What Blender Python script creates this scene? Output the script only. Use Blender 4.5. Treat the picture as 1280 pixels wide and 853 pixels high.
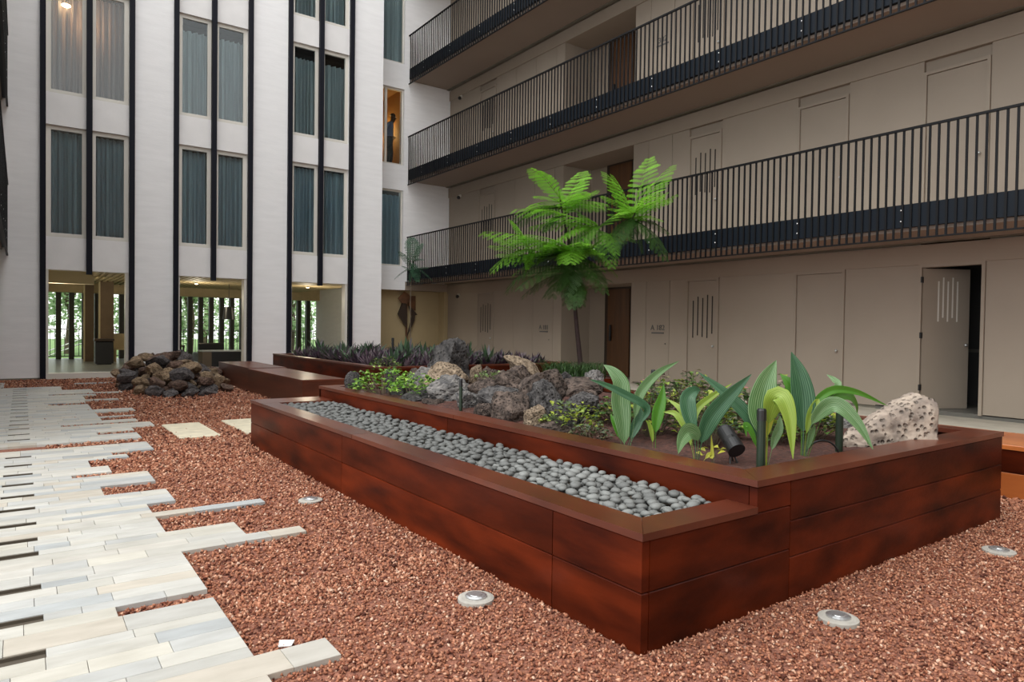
import bpy, bmesh, math, random
import numpy as np
from mathutils import Vector, Matrix, noise, Euler

for o in list(bpy.data.objects): bpy.data.objects.remove(o)
SC = bpy.context.scene
COL = SC.collection
rnd = random.Random(7)

# ------------------------------------------------------------------ camera, sky, exposure
def rad(a): return a*math.pi/180
YAW, PIT, ROL = rad(35.727), rad(1.113), rad(0.785)
fw = Vector((math.sin(YAW)*math.cos(PIT), math.cos(YAW)*math.cos(PIT), -math.sin(PIT)))
r0 = Vector((math.cos(YAW), -math.sin(YAW), 0)); u0 = r0.cross(fw)
cr = r0*math.cos(ROL)+u0*math.sin(ROL); cu = -r0*math.sin(ROL)+u0*math.cos(ROL)
cam = bpy.data.cameras.new('camera'); camo = bpy.data.objects.new('camera', cam); COL.objects.link(camo)
cam.lens = 24.0; cam.sensor_width = 36.0; cam.clip_end = 300
M = Matrix(((cr.x, cu.x, -fw.x, 0), (cr.y, cu.y, -fw.y, 0), (cr.z, cu.z, -fw.z, 1.25), (0, 0, 0, 1)))
camo.matrix_world = M
SC.camera = camo

w = bpy.data.worlds.new('sky'); SC.world = w; w.use_nodes = True
bg = w.node_tree.nodes['Background']; bg.inputs[0].default_value = (0.97, 0.985, 1.0, 1); bg.inputs[1].default_value = 1.35
sun = bpy.data.lights.new('sun', 'SUN'); sun.energy = 0.9; sun.angle = rad(45); sun.color = (1, .96, .9)
so = bpy.data.objects.new('sun', sun); COL.objects.link(so); so.rotation_euler = Vector((.62, .16, -1)).to_track_quat('-Z', 'Y').to_euler()
SC.view_settings.view_transform = 'Standard'; SC.view_settings.look = 'None'
SC.view_settings.gamma = 1; SC.view_settings.use_curve_mapping = False
SC.view_settings.exposure = 0.80

# ------------------------------------------------------------------ materials
def mat(name, col, rough=.6, bump=0, bscale=20, var=0, vscale=3, metal=0, coat=0, spec=.5, stretch=None, col2=None, attr=None, rand=0, trans=0, coat_rough=.1, detail=4):
    m = bpy.data.materials.new(name); m.use_nodes = True
    nt = m.node_tree; N = nt.nodes; L = nt.links
    b = N['Principled BSDF']; b.inputs['Roughness'].default_value = rough; b.inputs['Metallic'].default_value = metal
    b.inputs['Specular IOR Level'].default_value = spec
    b.inputs['Coat Weight'].default_value = coat; b.inputs['Coat Roughness'].default_value = coat_rough
    tc = N.new('ShaderNodeTexCoord'); mp = N.new('ShaderNodeMapping'); L.new(tc.outputs['Object'], mp.inputs[0])
    if stretch: mp.inputs['Scale'].default_value = stretch
    src = None
    if attr:
        a = N.new('ShaderNodeVertexColor'); a.layer_name = attr; src = a.outputs[0]
    if col2 or var:
        n = N.new('ShaderNodeTexNoise'); n.inputs['Scale'].default_value = vscale; n.inputs['Detail'].default_value = detail
        L.new(mp.outputs[0], n.inputs['Vector'])
        cr_ = N.new('ShaderNodeValToRGB'); cr_.color_ramp.elements[0].position = .3; cr_.color_ramp.elements[1].position = .7
        c2 = col2 or tuple(min(1, c*(1+var)) for c in col[:3]); c1 = col if col2 else tuple(c*(1-var) for c in col[:3])
        cr_.color_ramp.elements[0].color = (*c1[:3], 1); cr_.color_ramp.elements[1].color = (*c2[:3], 1)
        L.new(n.outputs['Fac'], cr_.inputs[0])
        if src:
            mx = N.new('ShaderNodeMix'); mx.data_type = 'RGBA'; mx.blend_type = 'MULTIPLY'; mx.inputs[0].default_value = 1
            L.new(src, mx.inputs[6]); L.new(cr_.outputs[0], mx.inputs[7]); src = mx.outputs[2]
        else: src = cr_.outputs[0]
    if rand:
        oi = N.new('ShaderNodeObjectInfo'); hs = N.new('ShaderNodeHueSaturation')
        mr = N.new('ShaderNodeMapRange'); mr.inputs['To Min'].default_value = 1-rand; mr.inputs['To Max'].default_value = 1+rand
        L.new(oi.outputs['Random'], mr.inputs['Value']); L.new(mr.outputs[0], hs.inputs['Value'])
        if src: L.new(src, hs.inputs['Color'])
        else: hs.inputs['Color'].default_value = (*col[:3], 1)
        src = hs.outputs[0]
    if src: L.new(src, b.inputs['Base Color'])
    else: b.inputs['Base Color'].default_value = (*col[:3], 1)
    if bump:
        n2 = N.new('ShaderNodeTexNoise'); n2.inputs['Scale'].default_value = bscale; n2.inputs['Detail'].default_value = 6
        L.new(mp.outputs[0], n2.inputs['Vector'])
        bp = N.new('ShaderNodeBump'); bp.inputs['Strength'].default_value = bump; bp.inputs['Distance'].default_value = .02
        L.new(n2.outputs['Fac'], bp.inputs['Height']); L.new(bp.outputs[0], b.inputs['Normal'])
    if trans:
        out = N['Material Output']; tr = N.new('ShaderNodeBsdfTranslucent'); mxs = N.new('ShaderNodeMixShader'); mxs.inputs[0].default_value = trans
        if src: L.new(src, tr.inputs[0])
        else: tr.inputs[0].default_value = (*col[:3], 1)
        L.new(b.outputs[0], mxs.inputs[1]); L.new(tr.outputs[0], mxs.inputs[2]); L.new(mxs.outputs[0], out.inputs[0])
    return m

def emit(name, col, s):
    m = bpy.data.materials.new(name); m.use_nodes = True; b = m.node_tree.nodes['Principled BSDF']
    b.inputs['Base Color'].default_value = (*col, 1); b.inputs['Emission Color'].default_value = (*col, 1); b.inputs['Emission Strength'].default_value = s
    return m

def glass_mat(name, refl=.12, tint=(.9, .95, .95)):
    m = bpy.data.materials.new(name); m.use_nodes = True; nt = m.node_tree; N = nt.nodes; L = nt.links
    N.remove(N['Principled BSDF']); out = N['Material Output']
    t = N.new('ShaderNodeBsdfTransparent'); t.inputs[0].default_value = (*tint, 1)
    g = N.new('ShaderNodeBsdfGlossy'); g.inputs['Roughness'].default_value = .02
    fr = N.new('ShaderNodeFresnel'); fr.inputs[0].default_value = 1.5
    ad = N.new('ShaderNodeMath'); ad.operation = 'ADD'; ad.inputs[1].default_value = refl-.04
    mx = N.new('ShaderNodeMixShader'); L.new(fr.outputs[0], ad.inputs[0]); L.new(ad.outputs[0], mx.inputs[0])
    L.new(t.outputs[0], mx.inputs[1]); L.new(g.outputs[0], mx.inputs[2]); L.new(mx.outputs[0], out.inputs[0])
    return m

def rock_mat(name, c1, c2, pit=.9):
    m = mat(name, c1, rough=.9, bump=.8, bscale=6, col2=c2, vscale=(3.2 if name != 'pale_pitted_lava' else 9), rand=.18, detail=8, spec=.25)
    nt = m.node_tree; N = nt.nodes; L = nt.links; b = N['Principled BSDF']
    tc = N.new('ShaderNodeTexCoord'); v = N.new('ShaderNodeTexVoronoi'); v.inputs['Scale'].default_value = 7 if name != 'pale_pitted_lava' else 30
    nz = N.new('ShaderNodeTexNoise'); nz.inputs['Scale'].default_value = 9; nz.inputs['Detail'].default_value = 4
    L.new(tc.outputs['Object'], v.inputs['Vector']); L.new(tc.outputs['Object'], nz.inputs['Vector'])
    r_ = N.new('ShaderNodeValToRGB'); r_.color_ramp.elements[0].position = .12; r_.color_ramp.elements[1].position = .42
    L.new(v.outputs['Distance'], r_.inputs[0])
    ad = N.new('ShaderNodeMath'); ad.operation = 'ADD'; L.new(r_.outputs[0], ad.inputs[0]); L.new(nz.outputs['Fac'], ad.inputs[1])
    bp = N.new('ShaderNodeBump'); bp.inputs['Strength'].default_value = pit; bp.inputs['Distance'].default_value = .02
    L.new(ad.outputs[0], bp.inputs['Height']); old = b.inputs['Normal'].links[0].from_node
    L.new(old.outputs[0], bp.inputs['Normal']); L.new(bp.outputs[0], b.inputs['Normal'])
    # shade inside the pits painted into the stone colour
    src = b.inputs['Base Color'].links[0].from_socket
    mx = N.new('ShaderNodeMix'); mx.data_type = 'RGBA'; mx.blend_type = 'MULTIPLY'; mx.inputs[0].default_value = .45
    L.new(src, mx.inputs[6]); L.new(r_.outputs[0], mx.inputs[7]); L.new(mx.outputs[2], b.inputs['Base Color'])
    return m

MT = {}
MT['white'] = mat('white_plaster', (.86, .855, .85), .85, bump=.12, bscale=9, var=.03, vscale=2, stretch=(1, 1, 6))
MT['spandrel'] = mat('spandrel_plaster', (.80, .785, .77), .85, bump=.08, bscale=25, var=.03)
MT['panel'] = mat('beige_panel', (.325, .272, .215), .7, var=.03, vscale=1.5, rand=.03, bump=.04, bscale=40)
MT['beige'] = mat('beige_plaster', (.325, .268, .21), .8, var=.03, vscale=1.5)
MT['soffit'] = mat('soffit_plaster', (.30, .24, .195), .85, var=.03, vscale=1)
MT['sand'] = mat('sand_wall', (.40, .31, .17), .8, var=.04, vscale=2)
MT['fin'] = mat('dark_fin_metal', (.008, .009, .015), .6, spec=.15)
MT['rail'] = mat('black_rail_metal', (.005, .005, .006), .5, spec=.2)
MT['channel'] = mat('navy_channel_metal', (.006, .010, .016), .55, spec=.2)
MT['frame'] = mat('cream_frame', (.68, .65, .58), .5)
MT['glass'] = glass_mat('window_glass', .035)
MT['glassclear'] = glass_mat('clear_glass', .05)
MT['curtain'] = mat('grey_curtain', (.44, .50, .52), .9, var=.08, vscale=6, stretch=(6, 1, .2), trans=.25)
MT['curtain_dark'] = mat('slate_curtain', (.36, .45, .51), .9, var=.10, vscale=6, stretch=(6, 1, .2), trans=.2)
MT['curtain_warm'] = mat('warm_lit_curtain', (.50, .40, .37), .9, var=.08, vscale=6, stretch=(6, 1, .2), trans=.3)  # warm tint of the backlight put into the curtain colour
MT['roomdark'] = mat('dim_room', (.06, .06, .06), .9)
MT['roomorange'] = mat('ochre_room', (.30, .155, .045), .8)
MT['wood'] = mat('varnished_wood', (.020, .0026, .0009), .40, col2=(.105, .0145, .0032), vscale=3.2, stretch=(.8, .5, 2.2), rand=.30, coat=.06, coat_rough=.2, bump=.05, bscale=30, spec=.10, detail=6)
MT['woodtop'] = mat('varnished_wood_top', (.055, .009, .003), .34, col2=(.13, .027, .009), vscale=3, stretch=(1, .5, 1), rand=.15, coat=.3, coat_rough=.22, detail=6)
MT['woodorange'] = mat('orange_wood', (.30, .075, .018), .35, col2=(.48, .15, .035), vscale=2.5, stretch=(1, .4, 3), rand=.12, coat=.4, detail=6)
MT['bench'] = mat('bench_wood', (.06, .013, .005), .45, col2=(.13, .032, .012), vscale=2.2, stretch=(1, .35, 3), rand=.2, coat=.3, coat_rough=.2, detail=6)
MT['doorwood'] = mat('brown_door_wood', (.075, .030, .010), .5, col2=(.12, .050, .016), vscale=3, stretch=(1, 3, .25))
MT['soil'] = mat('bed_soil', (.032, .011, .0075), .95, col2=(.105, .040, .027), vscale=30, bump=1, bscale=45, detail=8)
MT['ground'] = mat('brown_subsoil', (.06, .045, .03), .95, var=.2, vscale=10)
MT['gravelbase'] = mat('red_gravel_bed', (.10, .032, .02), .95, col2=(.40, .165, .10), vscale=55, bump=1, bscale=60, detail=6)
MT['gravel'] = mat('red_lava_gravel', (1, 1, 1), .9, attr='Col', spec=.2)
MT['walk'] = mat('walkway_concrete', (.36, .33, .27), .75, var=.12, vscale=4)
MT['plinth'] = mat('plinth_stone', (.17, .155, .12), .8, var=.15, vscale=4)
MT['pebble'] = mat('grey_pebble', (.15, .155, .148), .6, var=.12, vscale=20, rand=.35)
MT['stone'] = mat('paving_stone', (.94, .93, .91), .6, attr='Col', var=.13, vscale=5, stretch=(1, 3, 1), bump=.12, bscale=14, detail=8)
MT['slotdark'] = mat('dark_slot_lining', (.075, .06, .042), .9)
MT['slab'] = mat('sandstone_slab', (.60, .54, .40), .8, var=.12, vscale=8, bump=.3, bscale=30)
MT['rock0'] = rock_mat('charcoal_lava', (.018, .017, .018), (.12, .112, .108))
MT['rock1'] = rock_mat('brown_lava', (.022, .017, .015), (.15, .112, .092))
MT['rock2'] = rock_mat('tan_lava', (.10, .07, .045), (.33, .255, .18))
MT['rock3'] = rock_mat('grey_lava', (.045, .045, .048), (.235, .22, .205))
MT['pile0'] = rock_mat('pile_charcoal', (.035, .031, .032), (.17, .15, .145))
MT['pile1'] = rock_mat('pile_brown', (.05, .031, .026), (.24, .155, .115))
MT['pile2'] = rock_mat('pile_tan', (.13, .088, .055), (.38, .27, .17))
MT['rockbig'] = rock_mat('pale_pitted_lava', (.14, .115, .10), (.44, .36, .29), 1.0)
MT['metal'] = mat('brushed_metal', (.55, .56, .56), .3, metal=.8)
MT['concrete'] = mat('light_ring', (.36, .34, .30), .8, var=.1, vscale=30)
MT['black'] = mat('black_plastic', (.012, .012, .013), .4)
MT['darkwood'] = mat('dark_brown_wood', (.035, .022, .014), .5)
MT['green_post'] = mat('green_post', (.012, .026, .012), .5)
MT['slatwood'] = mat('ceiling_slat_wood', (.44, .35, .20), .6, var=.15, vscale=3, rand=.1)
MT['yellowwall'] = mat('pavilion_wall', (.62, .54, .36), .8)
MT['pavfloor'] = mat('pavilion_floor', (.26, .28, .265), .28, var=.1, vscale=3)
MT['louver'] = mat('louver_dark', (.035, .035, .03), .6)
MT['column'] = mat('brown_column', (.13, .09, .055), .7, var=.1, vscale=4)
MT['whitebar'] = mat('white_bar', (.8, .8, .8), .5)
MT['barkred'] = mat('dark_red_bark', (.022, .009, .008), .8, var=.3, vscale=20)
MT['bark'] = mat('grey_bark', (.12, .09, .06), .9, var=.3, vscale=8)
MT['frond'] = mat('feathery_leaf', (1, 1, 1), .5, attr='Col', trans=.45, spec=.3)
MT['leafcol'] = mat('leaf_tinted', (1, 1, 1), .45, attr='Col', trans=.3)
MT['treeleaf'] = mat('tree_leaf', (1, 1, 1), .6, attr='Col', trans=.45)
MT['grass'] = mat('lawn', (.10, .19, .04), .9, var=.3, vscale=3)
MT['lamp'] = emit('warm_lamp', (1, .72, .38), 14)
MT['rust'] = mat('rust_metal', (.055, .022, .010), .6, col2=(.18, .075, .025), vscale=4)
MT['letter'] = mat('grey_lettering', (.10, .095, .09), .5)
MT['doorgap'] = mat('dark_slot', (.03, .025, .02), .8)
MT['concfloor'] = mat('room_floor', (.12, .115, .10), .5)
MT['skin'] = mat('skin', (.045, .02, .012), .5)
MT['shirt'] = mat('blue_shirt', (.12, .16, .26), .9)
MT['vest'] = mat('dark_strap', (.02, .02, .03), .8)
MT['trousers'] = mat('dark_trousers', (.03, .045, .06), .9)

def palm_mat(name, ca, cb, trans=.3):
    m = bpy.data.materials.new(name); m.use_nodes = True; nt = m.node_tree; N = nt.nodes; L = nt.links; b = N['Principled BSDF']
    uv = N.new('ShaderNodeUVMap'); uv.uv_map = 'UV'
    sp = N.new('ShaderNodeSeparateXYZ'); L.new(uv.outputs[0], sp.inputs[0])
    mu = N.new('ShaderNodeMath'); mu.operation = 'MULTIPLY'; mu.inputs[1].default_value = 75; L.new(sp.outputs[0], mu.inputs[0])
    sn = N.new('ShaderNodeMath'); sn.operation = 'SINE'; L.new(mu.outputs[0], sn.inputs[0])
    ma = N.new('ShaderNodeMapRange'); ma.inputs['From Min'].default_value = -.6; ma.inputs['From Max'].default_value = .9; L.new(sn.outputs[0], ma.inputs['Value'])
    nz = N.new('ShaderNodeTexNoise'); nz.inputs['Scale'].default_value = 4; L.new(uv.outputs[0], nz.inputs['Vector'])
    m2 = N.new('ShaderNodeMath'); m2.operation = 'MULTIPLY'; L.new(ma.outputs[0], m2.inputs[0]); L.new(nz.outputs['Fac'], m2.inputs[1])
    mx = N.new('ShaderNodeMix'); mx.data_type = 'RGBA'; L.new(m2.outputs[0], mx.inputs[0]); mx.inputs[6].default_value = (*ca, 1); mx.inputs[7].default_value = (*cb, 1)
    L.new(mx.outputs[2], b.inputs['Base Color']); b.inputs['Roughness'].default_value = .42
    tr = N.new('ShaderNodeBsdfTranslucent'); L.new(mx.outputs[2], tr.inputs[0]); ms = N.new('ShaderNodeMixShader'); ms.inputs[0].default_value = trans
    L.new(b.outputs[0], ms.inputs[1]); L.new(tr.outputs[0], ms.inputs[2]); L.new(ms.outputs[0], N['Material Output'].inputs[0])
    return m
PALM = [palm_mat('palm_bluegreen', (.018, .085, .034), (.17, .33, .18)), palm_mat('palm_green', (.06, .20, .02), (.16, .40, .04)),
        palm_mat('palm_pale', (.06, .17, .04), (.43, .56, .33)), palm_mat('palm_yellowgreen', (.22, .34, .04), (.42, .52, .10)), palm_mat('palm_yellow', (.48, .50, .06), (.70, .66, .14))]

# ------------------------------------------------------------------ mesh helpers
class MB:
    def __init__(s): s.v = []; s.f = []; s.c = []; s.col = None; s.uv = None
    def face(s, idx): s.f.append(idx); s.c.append(s.col)
    def box(s, a, b):
        x0, y0, z0 = a; x1, y1, z1 = b; n = len(s.v)
        s.v += [(x0, y0, z0), (x1, y0, z0), (x1, y1, z0), (x0, y1, z0), (x0, y0, z1), (x1, y0, z1), (x1, y1, z1), (x0, y1, z1)]
        for q in ((0, 3, 2, 1), (4, 5, 6, 7), (0, 1, 5, 4), (1, 2, 6, 5), (2, 3, 7, 6), (3, 0, 4, 7)): s.face(tuple(n+i for i in q))
        return s
    def cham(s, a, b, e=.006):
        # box with chamfered top edges
        x0, y0, z0 = a; x1, y1, z1 = b; n = len(s.v)
        s.v += [(x0, y0, z0), (x1, y0, z0), (x1, y1, z0), (x0, y1, z0), (x0, y0, z1-e), (x1, y0, z1-e), (x1, y1, z1-e), (x0, y1, z1-e),
                (x0+e, y0+e, z1), (x1-e, y0+e, z1), (x1-e, y1-e, z1), (x0+e, y1-e, z1)]
        for q in ((0, 3, 2, 1), (0, 1, 5, 4), (1, 2, 6, 5), (2, 3, 7, 6), (3, 0, 4, 7), (4, 5, 9, 8), (5, 6, 10, 9), (6, 7, 11, 10), (7, 4, 8, 11), (8, 9, 10, 11)): s.face(tuple(n+i for i in q))
        return s
    def prism(s, pts, axis, d0, d1):
        # polygon pts in the plane normal to axis, extruded from d0 to d1
        n = len(s.v); k = len(pts)
        for d in (d0, d1):
            for (p, q) in pts:
                s.v.append((d, p, q) if axis == 0 else (p, d, q) if axis == 1 else (p, q, d))
        s.face(tuple(range(n, n+k))); s.face(tuple(range(n+2*k-1, n+k-1, -1)))
        for i in range(k): j = (i+1) % k; s.face((n+i, n+k+i, n+k+j, n+j))
        return s
    def tube(s, pts, rs, seg=8, cap=True):
        pts = [Vector(p) for p in pts]; rs = rs if isinstance(rs, (list, tuple)) else [rs]*len(pts)
        rings = []
        up = Vector((0, 0, 1))
        for i, p in enumerate(pts):
            t = (pts[min(i+1, len(pts)-1)]-pts[max(i-1, 0)]).normalized()
            a = t.cross(up if abs(t.z) < .95 else Vector((1, 0, 0))).normalized(); b = t.cross(a)
            n = len(s.v); rings.append(n)
            for k in range(seg):
                an = 2*math.pi*k/seg; q = p+(a*math.cos(an)+b*math.sin(an))*rs[i]; s.v.append(tuple(q))
        for i in range(len(rings)-1):
            for k in range(seg):
                j = (k+1) % seg; s.face((rings[i]+k, rings[i]+j, rings[i+1]+j, rings[i+1]+k))
        if cap:
            s.face(tuple(rings[0]+k for k in range(seg))); s.face(tuple(rings[-1]+k for k in reversed(range(seg))))
        return s
    def quad(s, a, b, c, d):
        n = len(s.v); s.v += [tuple(a), tuple(b), tuple(c), tuple(d)]; s.face((n, n+1, n+2, n+3)); return s
    def mesh(s, name, m, smooth=False):
        me = bpy.data.meshes.new(name); me.from_pydata([tuple(p) for p in s.v], [], s.f); 
        if m: me.materials.append(m)
        if any(c is not None for c in s.c):
            at_ = me.color_attributes.new('Col', 'FLOAT_COLOR', 'CORNER'); buf = []
            for f_, c in zip(s.f, s.c): buf += list((*c[:3], 1.0))*len(f_)
            at_.data.foreach_set('color', buf)
        if s.uv:
            l = me.uv_layers.new(name='UV'); l.data.foreach_set('uv', s.uv)
        if smooth: me.polygons.foreach_set('use_smooth', [True]*len(me.polygons))
        me.update(); return me
    def obj(s, name, m, parent=None, smooth=False, **kw):
        return link(name, s.mesh(name, m, smooth), parent, **kw)

def wm(o):
    b = o.matrix_basis.copy()
    return (wm(o.parent) @ o.matrix_parent_inverse @ b) if o.parent else b
def link(name, me, parent=None, loc=None, rot=None, scale=None, local=False, **kw):
    o = bpy.data.objects.new(name, me); COL.objects.link(o)
    if parent is not None:
        o.parent = parent
        if not local: o.matrix_parent_inverse = wm(parent).inverted()
    if loc is not None: o.location = loc
    if rot is not None: o.rotation_euler = rot
    if scale is not None: o.scale = scale
    tag(o, **kw); return o
def tag(o, label=None, cat=None, group=None, kind=None):
    if label: o['label'] = label
    if cat: o['category'] = cat
    if group: o['group'] = group
    if kind: o['kind'] = kind
    return o
def empty(name, loc=(0, 0, 0), rz=0, **kw):
    o = bpy.data.objects.new(name, None); COL.objects.link(o); o.location = loc; o.rotation_euler = (0, 0, rz); o.empty_display_size = .1
    tag(o, **kw); return o
def boxo(name, a, b, m, parent=None, **kw): return MB().box(a, b).obj(name, MT[m], parent, **kw)
def S(name, a, b, m, label, cat): return boxo(name, a, b, m, None, label=label, cat=cat, kind='structure')

# ------------------------------------------------------------------ dimensions
YB = 17.806          # face of the white block
YE = 19.15           # end wall of the right wing
XR, XW = 9.72, 11.2  # railing plane and wall plane of the right wing
ST = 3.1             # storey height
ZB = 2.515           # underside of first railing
TOP = 15.4

# ------------------------------------------------------------------ ground
S('floor', (-8, -6, -.12), (16, 60, -.05), 'ground', 'brown earth under the courtyard and its surroundings', 'floor')
gb = MB(); gb.box((.075, -5, -.05), (XW-1.3, YB, 0)); gb.box((-1.75, -5, -.05), (-.115, YB, 0)); gb.box((-.115, 7.9, -.05), (.075, 8.25, 0)); gb.box((-.115, 15.6, -.05), (.075, YB, 0)); gb.box((-.115, -5, -.05), (.075, 2.2, 0))
gravel_bed = gb.obj('floor_gravel_bed', MT['gravelbase'], label='bed of red lava gravel filling the courtyard floor', cat='gravel', kind='structure')
# walkway along the right wing
S('floor_walkway', (XW-1.3, -5, -.05), (XW+1.2, YE+.35, .03), 'walk', 'concrete walkway along the beige ground floor wall', 'walkway')

# ------------------------------------------------------------------ white block
wb = empty('wall_back', (3, YB, 0), label='white plastered facade with dark vertical fins and tall windows', cat='wall', kind='structure')
BAYS = [(.43, 2.0, 1.225), (3.02, 4.60, 3.80), (5.69, 7.255, 6.46)]
piers = [(-1.9, BAYS[0][0]), (BAYS[0][1], BAYS[1][0]), (BAYS[1][1], BAYS[2][0]), (BAYS[2][1], 8.24)]
for a, b in piers: boxo('pier', (a, YB, -.05), (b, YB+.32, TOP), 'white', wb)
for a, b, c in BAYS:
    for k in range(5):
        z0 = 2.38 if k == 0 else 5.50+ST*(k-1); z1 = 3.09+ST*k
        for p, q in ((a, c), (c, b)): boxo('spandrel_panel', (p, YB+.025, z0), (q, YB+.32, z1), 'spandrel', wb)
boxo('return_wall', (8.0, YB+.32, -.05), (8.24, YE, TOP), 'white', wb)
boxo('base_strip', (-1.9, YB-.012, -.03), (BAYS[0][0], YB, .035), 'plinth', wb)
n = 0
for a, b, c in BAYS:
    for (p, q, zb) in ((a-.105, a+.0, 0), (c-.055, c+.055, 2.33), (b, b+.105, 0)):
        n += 1
        o = S('trim_%d' % n, (p, YB-.09, zb-.03), (q, YB+.03, TOP), 'fin', 'dark navy vertical fin %s' % ('running down to the gravel' if zb == 0 else 'between paired windows, ending above the opening'), 'fin')
        o['group'] = 'dark facade fins'

def curtain(mb_y, x0, x1, z0, z1, name, m, parent, amp=.035, folds=7, seed=0):
    r = random.Random(seed); mb = MB(); N_ = 64; ph = r.random()*6
    cols = []
    for i in range(N_+1):
        t = i/N_; x = x0+(x1-x0)*t
        y = mb_y+amp*math.sin(t*folds*6.28+ph+.8*math.sin(t*5+ph))+.4*amp*math.sin(t*folds*15+ph*2)
        n0 = len(mb.v); mb.v += [(x, y+.3*amp*math.sin(t*19), z0), (x, y, (z0+z1)/2), (x, mb_y+(y-mb_y)*.6, z1)]; cols.append(n0)
    for i in range(N_):
        for k in range(2): mb.face((cols[i]+k, cols[i+1]+k, cols[i+1]+k+1, cols[i]+k+1))
    return mb.obj(name, MT[m], parent, smooth=True)

wn = 0
def window(x0, x1, z0, z1, y, m, label, cur=True, lean=None, fb=.09):
    global wn; wn += 1
    w_ = empty('window_%d' % wn, ((x0+x1)/2, y, z0), label=label, cat='window', kind='structure')
    f = fb; mb = MB()
    mb.box((x0, y, z0), (x0+f, y+.07, z1)).box((x1-f, y, z0), (x1, y+.07, z1)).box((x0+f, y, z0), (x1-f, y+.07, z0+f)).box((x0+f, y, z1-f), (x1-f, y+.07, z1))
    mb.box((x0, y-.035, z0-.03), (x1, y+.07, z0))
    mb.obj('window_frame', MT['frame'], w_)
    boxo('pane', (x0+f, y+.03, z0+f), (x1-f, y+.036, z1-f), 'glass', w_)
    if cur: curtain(y+.2, x0+f*.5, x1-f*.5, z0+.03, z1-.03-(.10 if lean is None else lean), 'curtain', m, w_, folds=4+wn % 3, seed=wn, amp=.085)
    return w_
for k in range(4):
    z0 = 3.09+ST*k; z1 = 5.50+ST*k
    for bi, (a, b, c) in enumerate(BAYS):
        for si, (p, q) in enumerate(((a+.005, c-.04), (c+.04, b-.005))):
            m = ('curtain_warm' if (bi == 0 and k == 1) else 'curtain_dark' if k == 0 else 'curtain')
            fl = ('first floor', 'second floor', 'third floor', 'fourth floor')[k]
            bay = ('beside the left wing', 'in the middle bay', 'in the bay next to the glazed corner')[bi]
            window(p, q, z0, z1, YB+.09, m, '%s window with %s curtain, %s pane of the pair %s' % (fl, {'curtain_warm': 'rosy backlit', 'curtain_dark': 'slate', 'curtain': 'grey'}[m], ('first', 'second')[si], bay), lean=.28 if k == 1 and bi else .06)
# dim rooms behind the curtains
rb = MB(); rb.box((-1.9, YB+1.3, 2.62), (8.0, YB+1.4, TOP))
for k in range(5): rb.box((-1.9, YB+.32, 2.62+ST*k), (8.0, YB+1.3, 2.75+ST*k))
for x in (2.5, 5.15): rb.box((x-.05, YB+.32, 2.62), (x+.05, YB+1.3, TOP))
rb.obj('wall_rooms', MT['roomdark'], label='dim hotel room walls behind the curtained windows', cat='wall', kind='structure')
S('ceiling_roof_block', (-1.9, YB, TOP), (9.6, 26, TOP+.3), 'white', 'flat roof slab over the white block', 'roof')
# ceiling lamp in the warm room
lp = empty('ceiling_lamp', (.80, YB+.34, 8.42), label='glowing warm lamp behind the backlit curtained window', cat='lamp')
def sphere(mb, c, r, seg=16, rings=8, sc=(1, 1, 1)):
    n = len(mb.v); 
    for i in range(rings+1):
        th = math.pi*i/rings
        for k in range(seg): ph = 2*math.pi*k/seg; mb.v.append((c[0]+r*sc[0]*math.sin(th)*math.cos(ph), c[1]+r*sc[1]*math.sin(th)*math.sin(ph), c[2]+r*sc[2]*math.cos(th)))
    for i in range(rings):
        for k in range(seg): j = (k+1) % seg; mb.face((n+i*seg+k, n+(i+1)*seg+k, n+(i+1)*seg+j, n+i*seg+j))
    return mb
mb = MB(); sphere(mb, (.80, YB+.165, 8.16), .055, sc=(1.6, .5, .8)); mb.obj('bulb', MT['lamp'], lp, smooth=True)
mb = MB(); mb.tube([(.80, YB+.165, 8.19), (.80, YB+.165, 8.42)], .008); mb.obj('cord', MT['black'], lp)
pl = bpy.data.lights.new('lamp_light', 'POINT'); pl.energy = 14; pl.color = (1, .6, .3); pl.shadow_soft_size = .1
plo = bpy.data.objects.new('lamp_light', pl); COL.objects.link(plo); plo.location = (1.2, YB+.75, 7.9); plo.parent = lp; plo.matrix_parent_inverse = wm(lp).inverted()

# ------------------------------------------------------------------ glazed corner between the block and the wing
cs = empty('wall_corner', (9, YE, 2.37), label='white corner wall with a stack of single tall windows', cat='wall', kind='structure')
SX0, SX1 = 8.60, 9.57
for k in range(5):
    z0 = 2.37 if k == 0 else 5.43+ST*(k-1); z1 = 3.10+ST*k
    boxo('spandrel_panel', (8.24, YE, z0), (9.66, YE+.3, z1), 'white', cs)
    if k < 4:
        boxo('jamb', (8.24, YE, z1), (SX0, YE+.3, 5.43+ST*k), 'white', cs); boxo('jamb', (SX1, YE, z1), (9.66, YE+.3, 5.43+ST*k), 'white', cs)
for k in range(4):
    z0 = 3.10+ST*k; z1 = 5.43+ST*k
    if k == 1:
        window(SX0, SX1, z0, z1, YE+.07, 'curtain', 'uncurtained corner window with a lit ochre hallway behind', cur=False, fb=.05)
        boxo('mullion', (8.96, YE+.065, z0), (9.03, YE+.14, z1), 'frame', bpy.data.objects['window_%d' % wn])
    else:
        window(SX0, SX1, z0, z1, YE+.07, 'curtain_dark' if k == 0 else 'curtain', 'single corner window with %s curtain on the %s floor' % ('a slate' if k == 0 else 'a grey', ('first', '', 'third', 'fourth')[k]), fb=.05)
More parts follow.
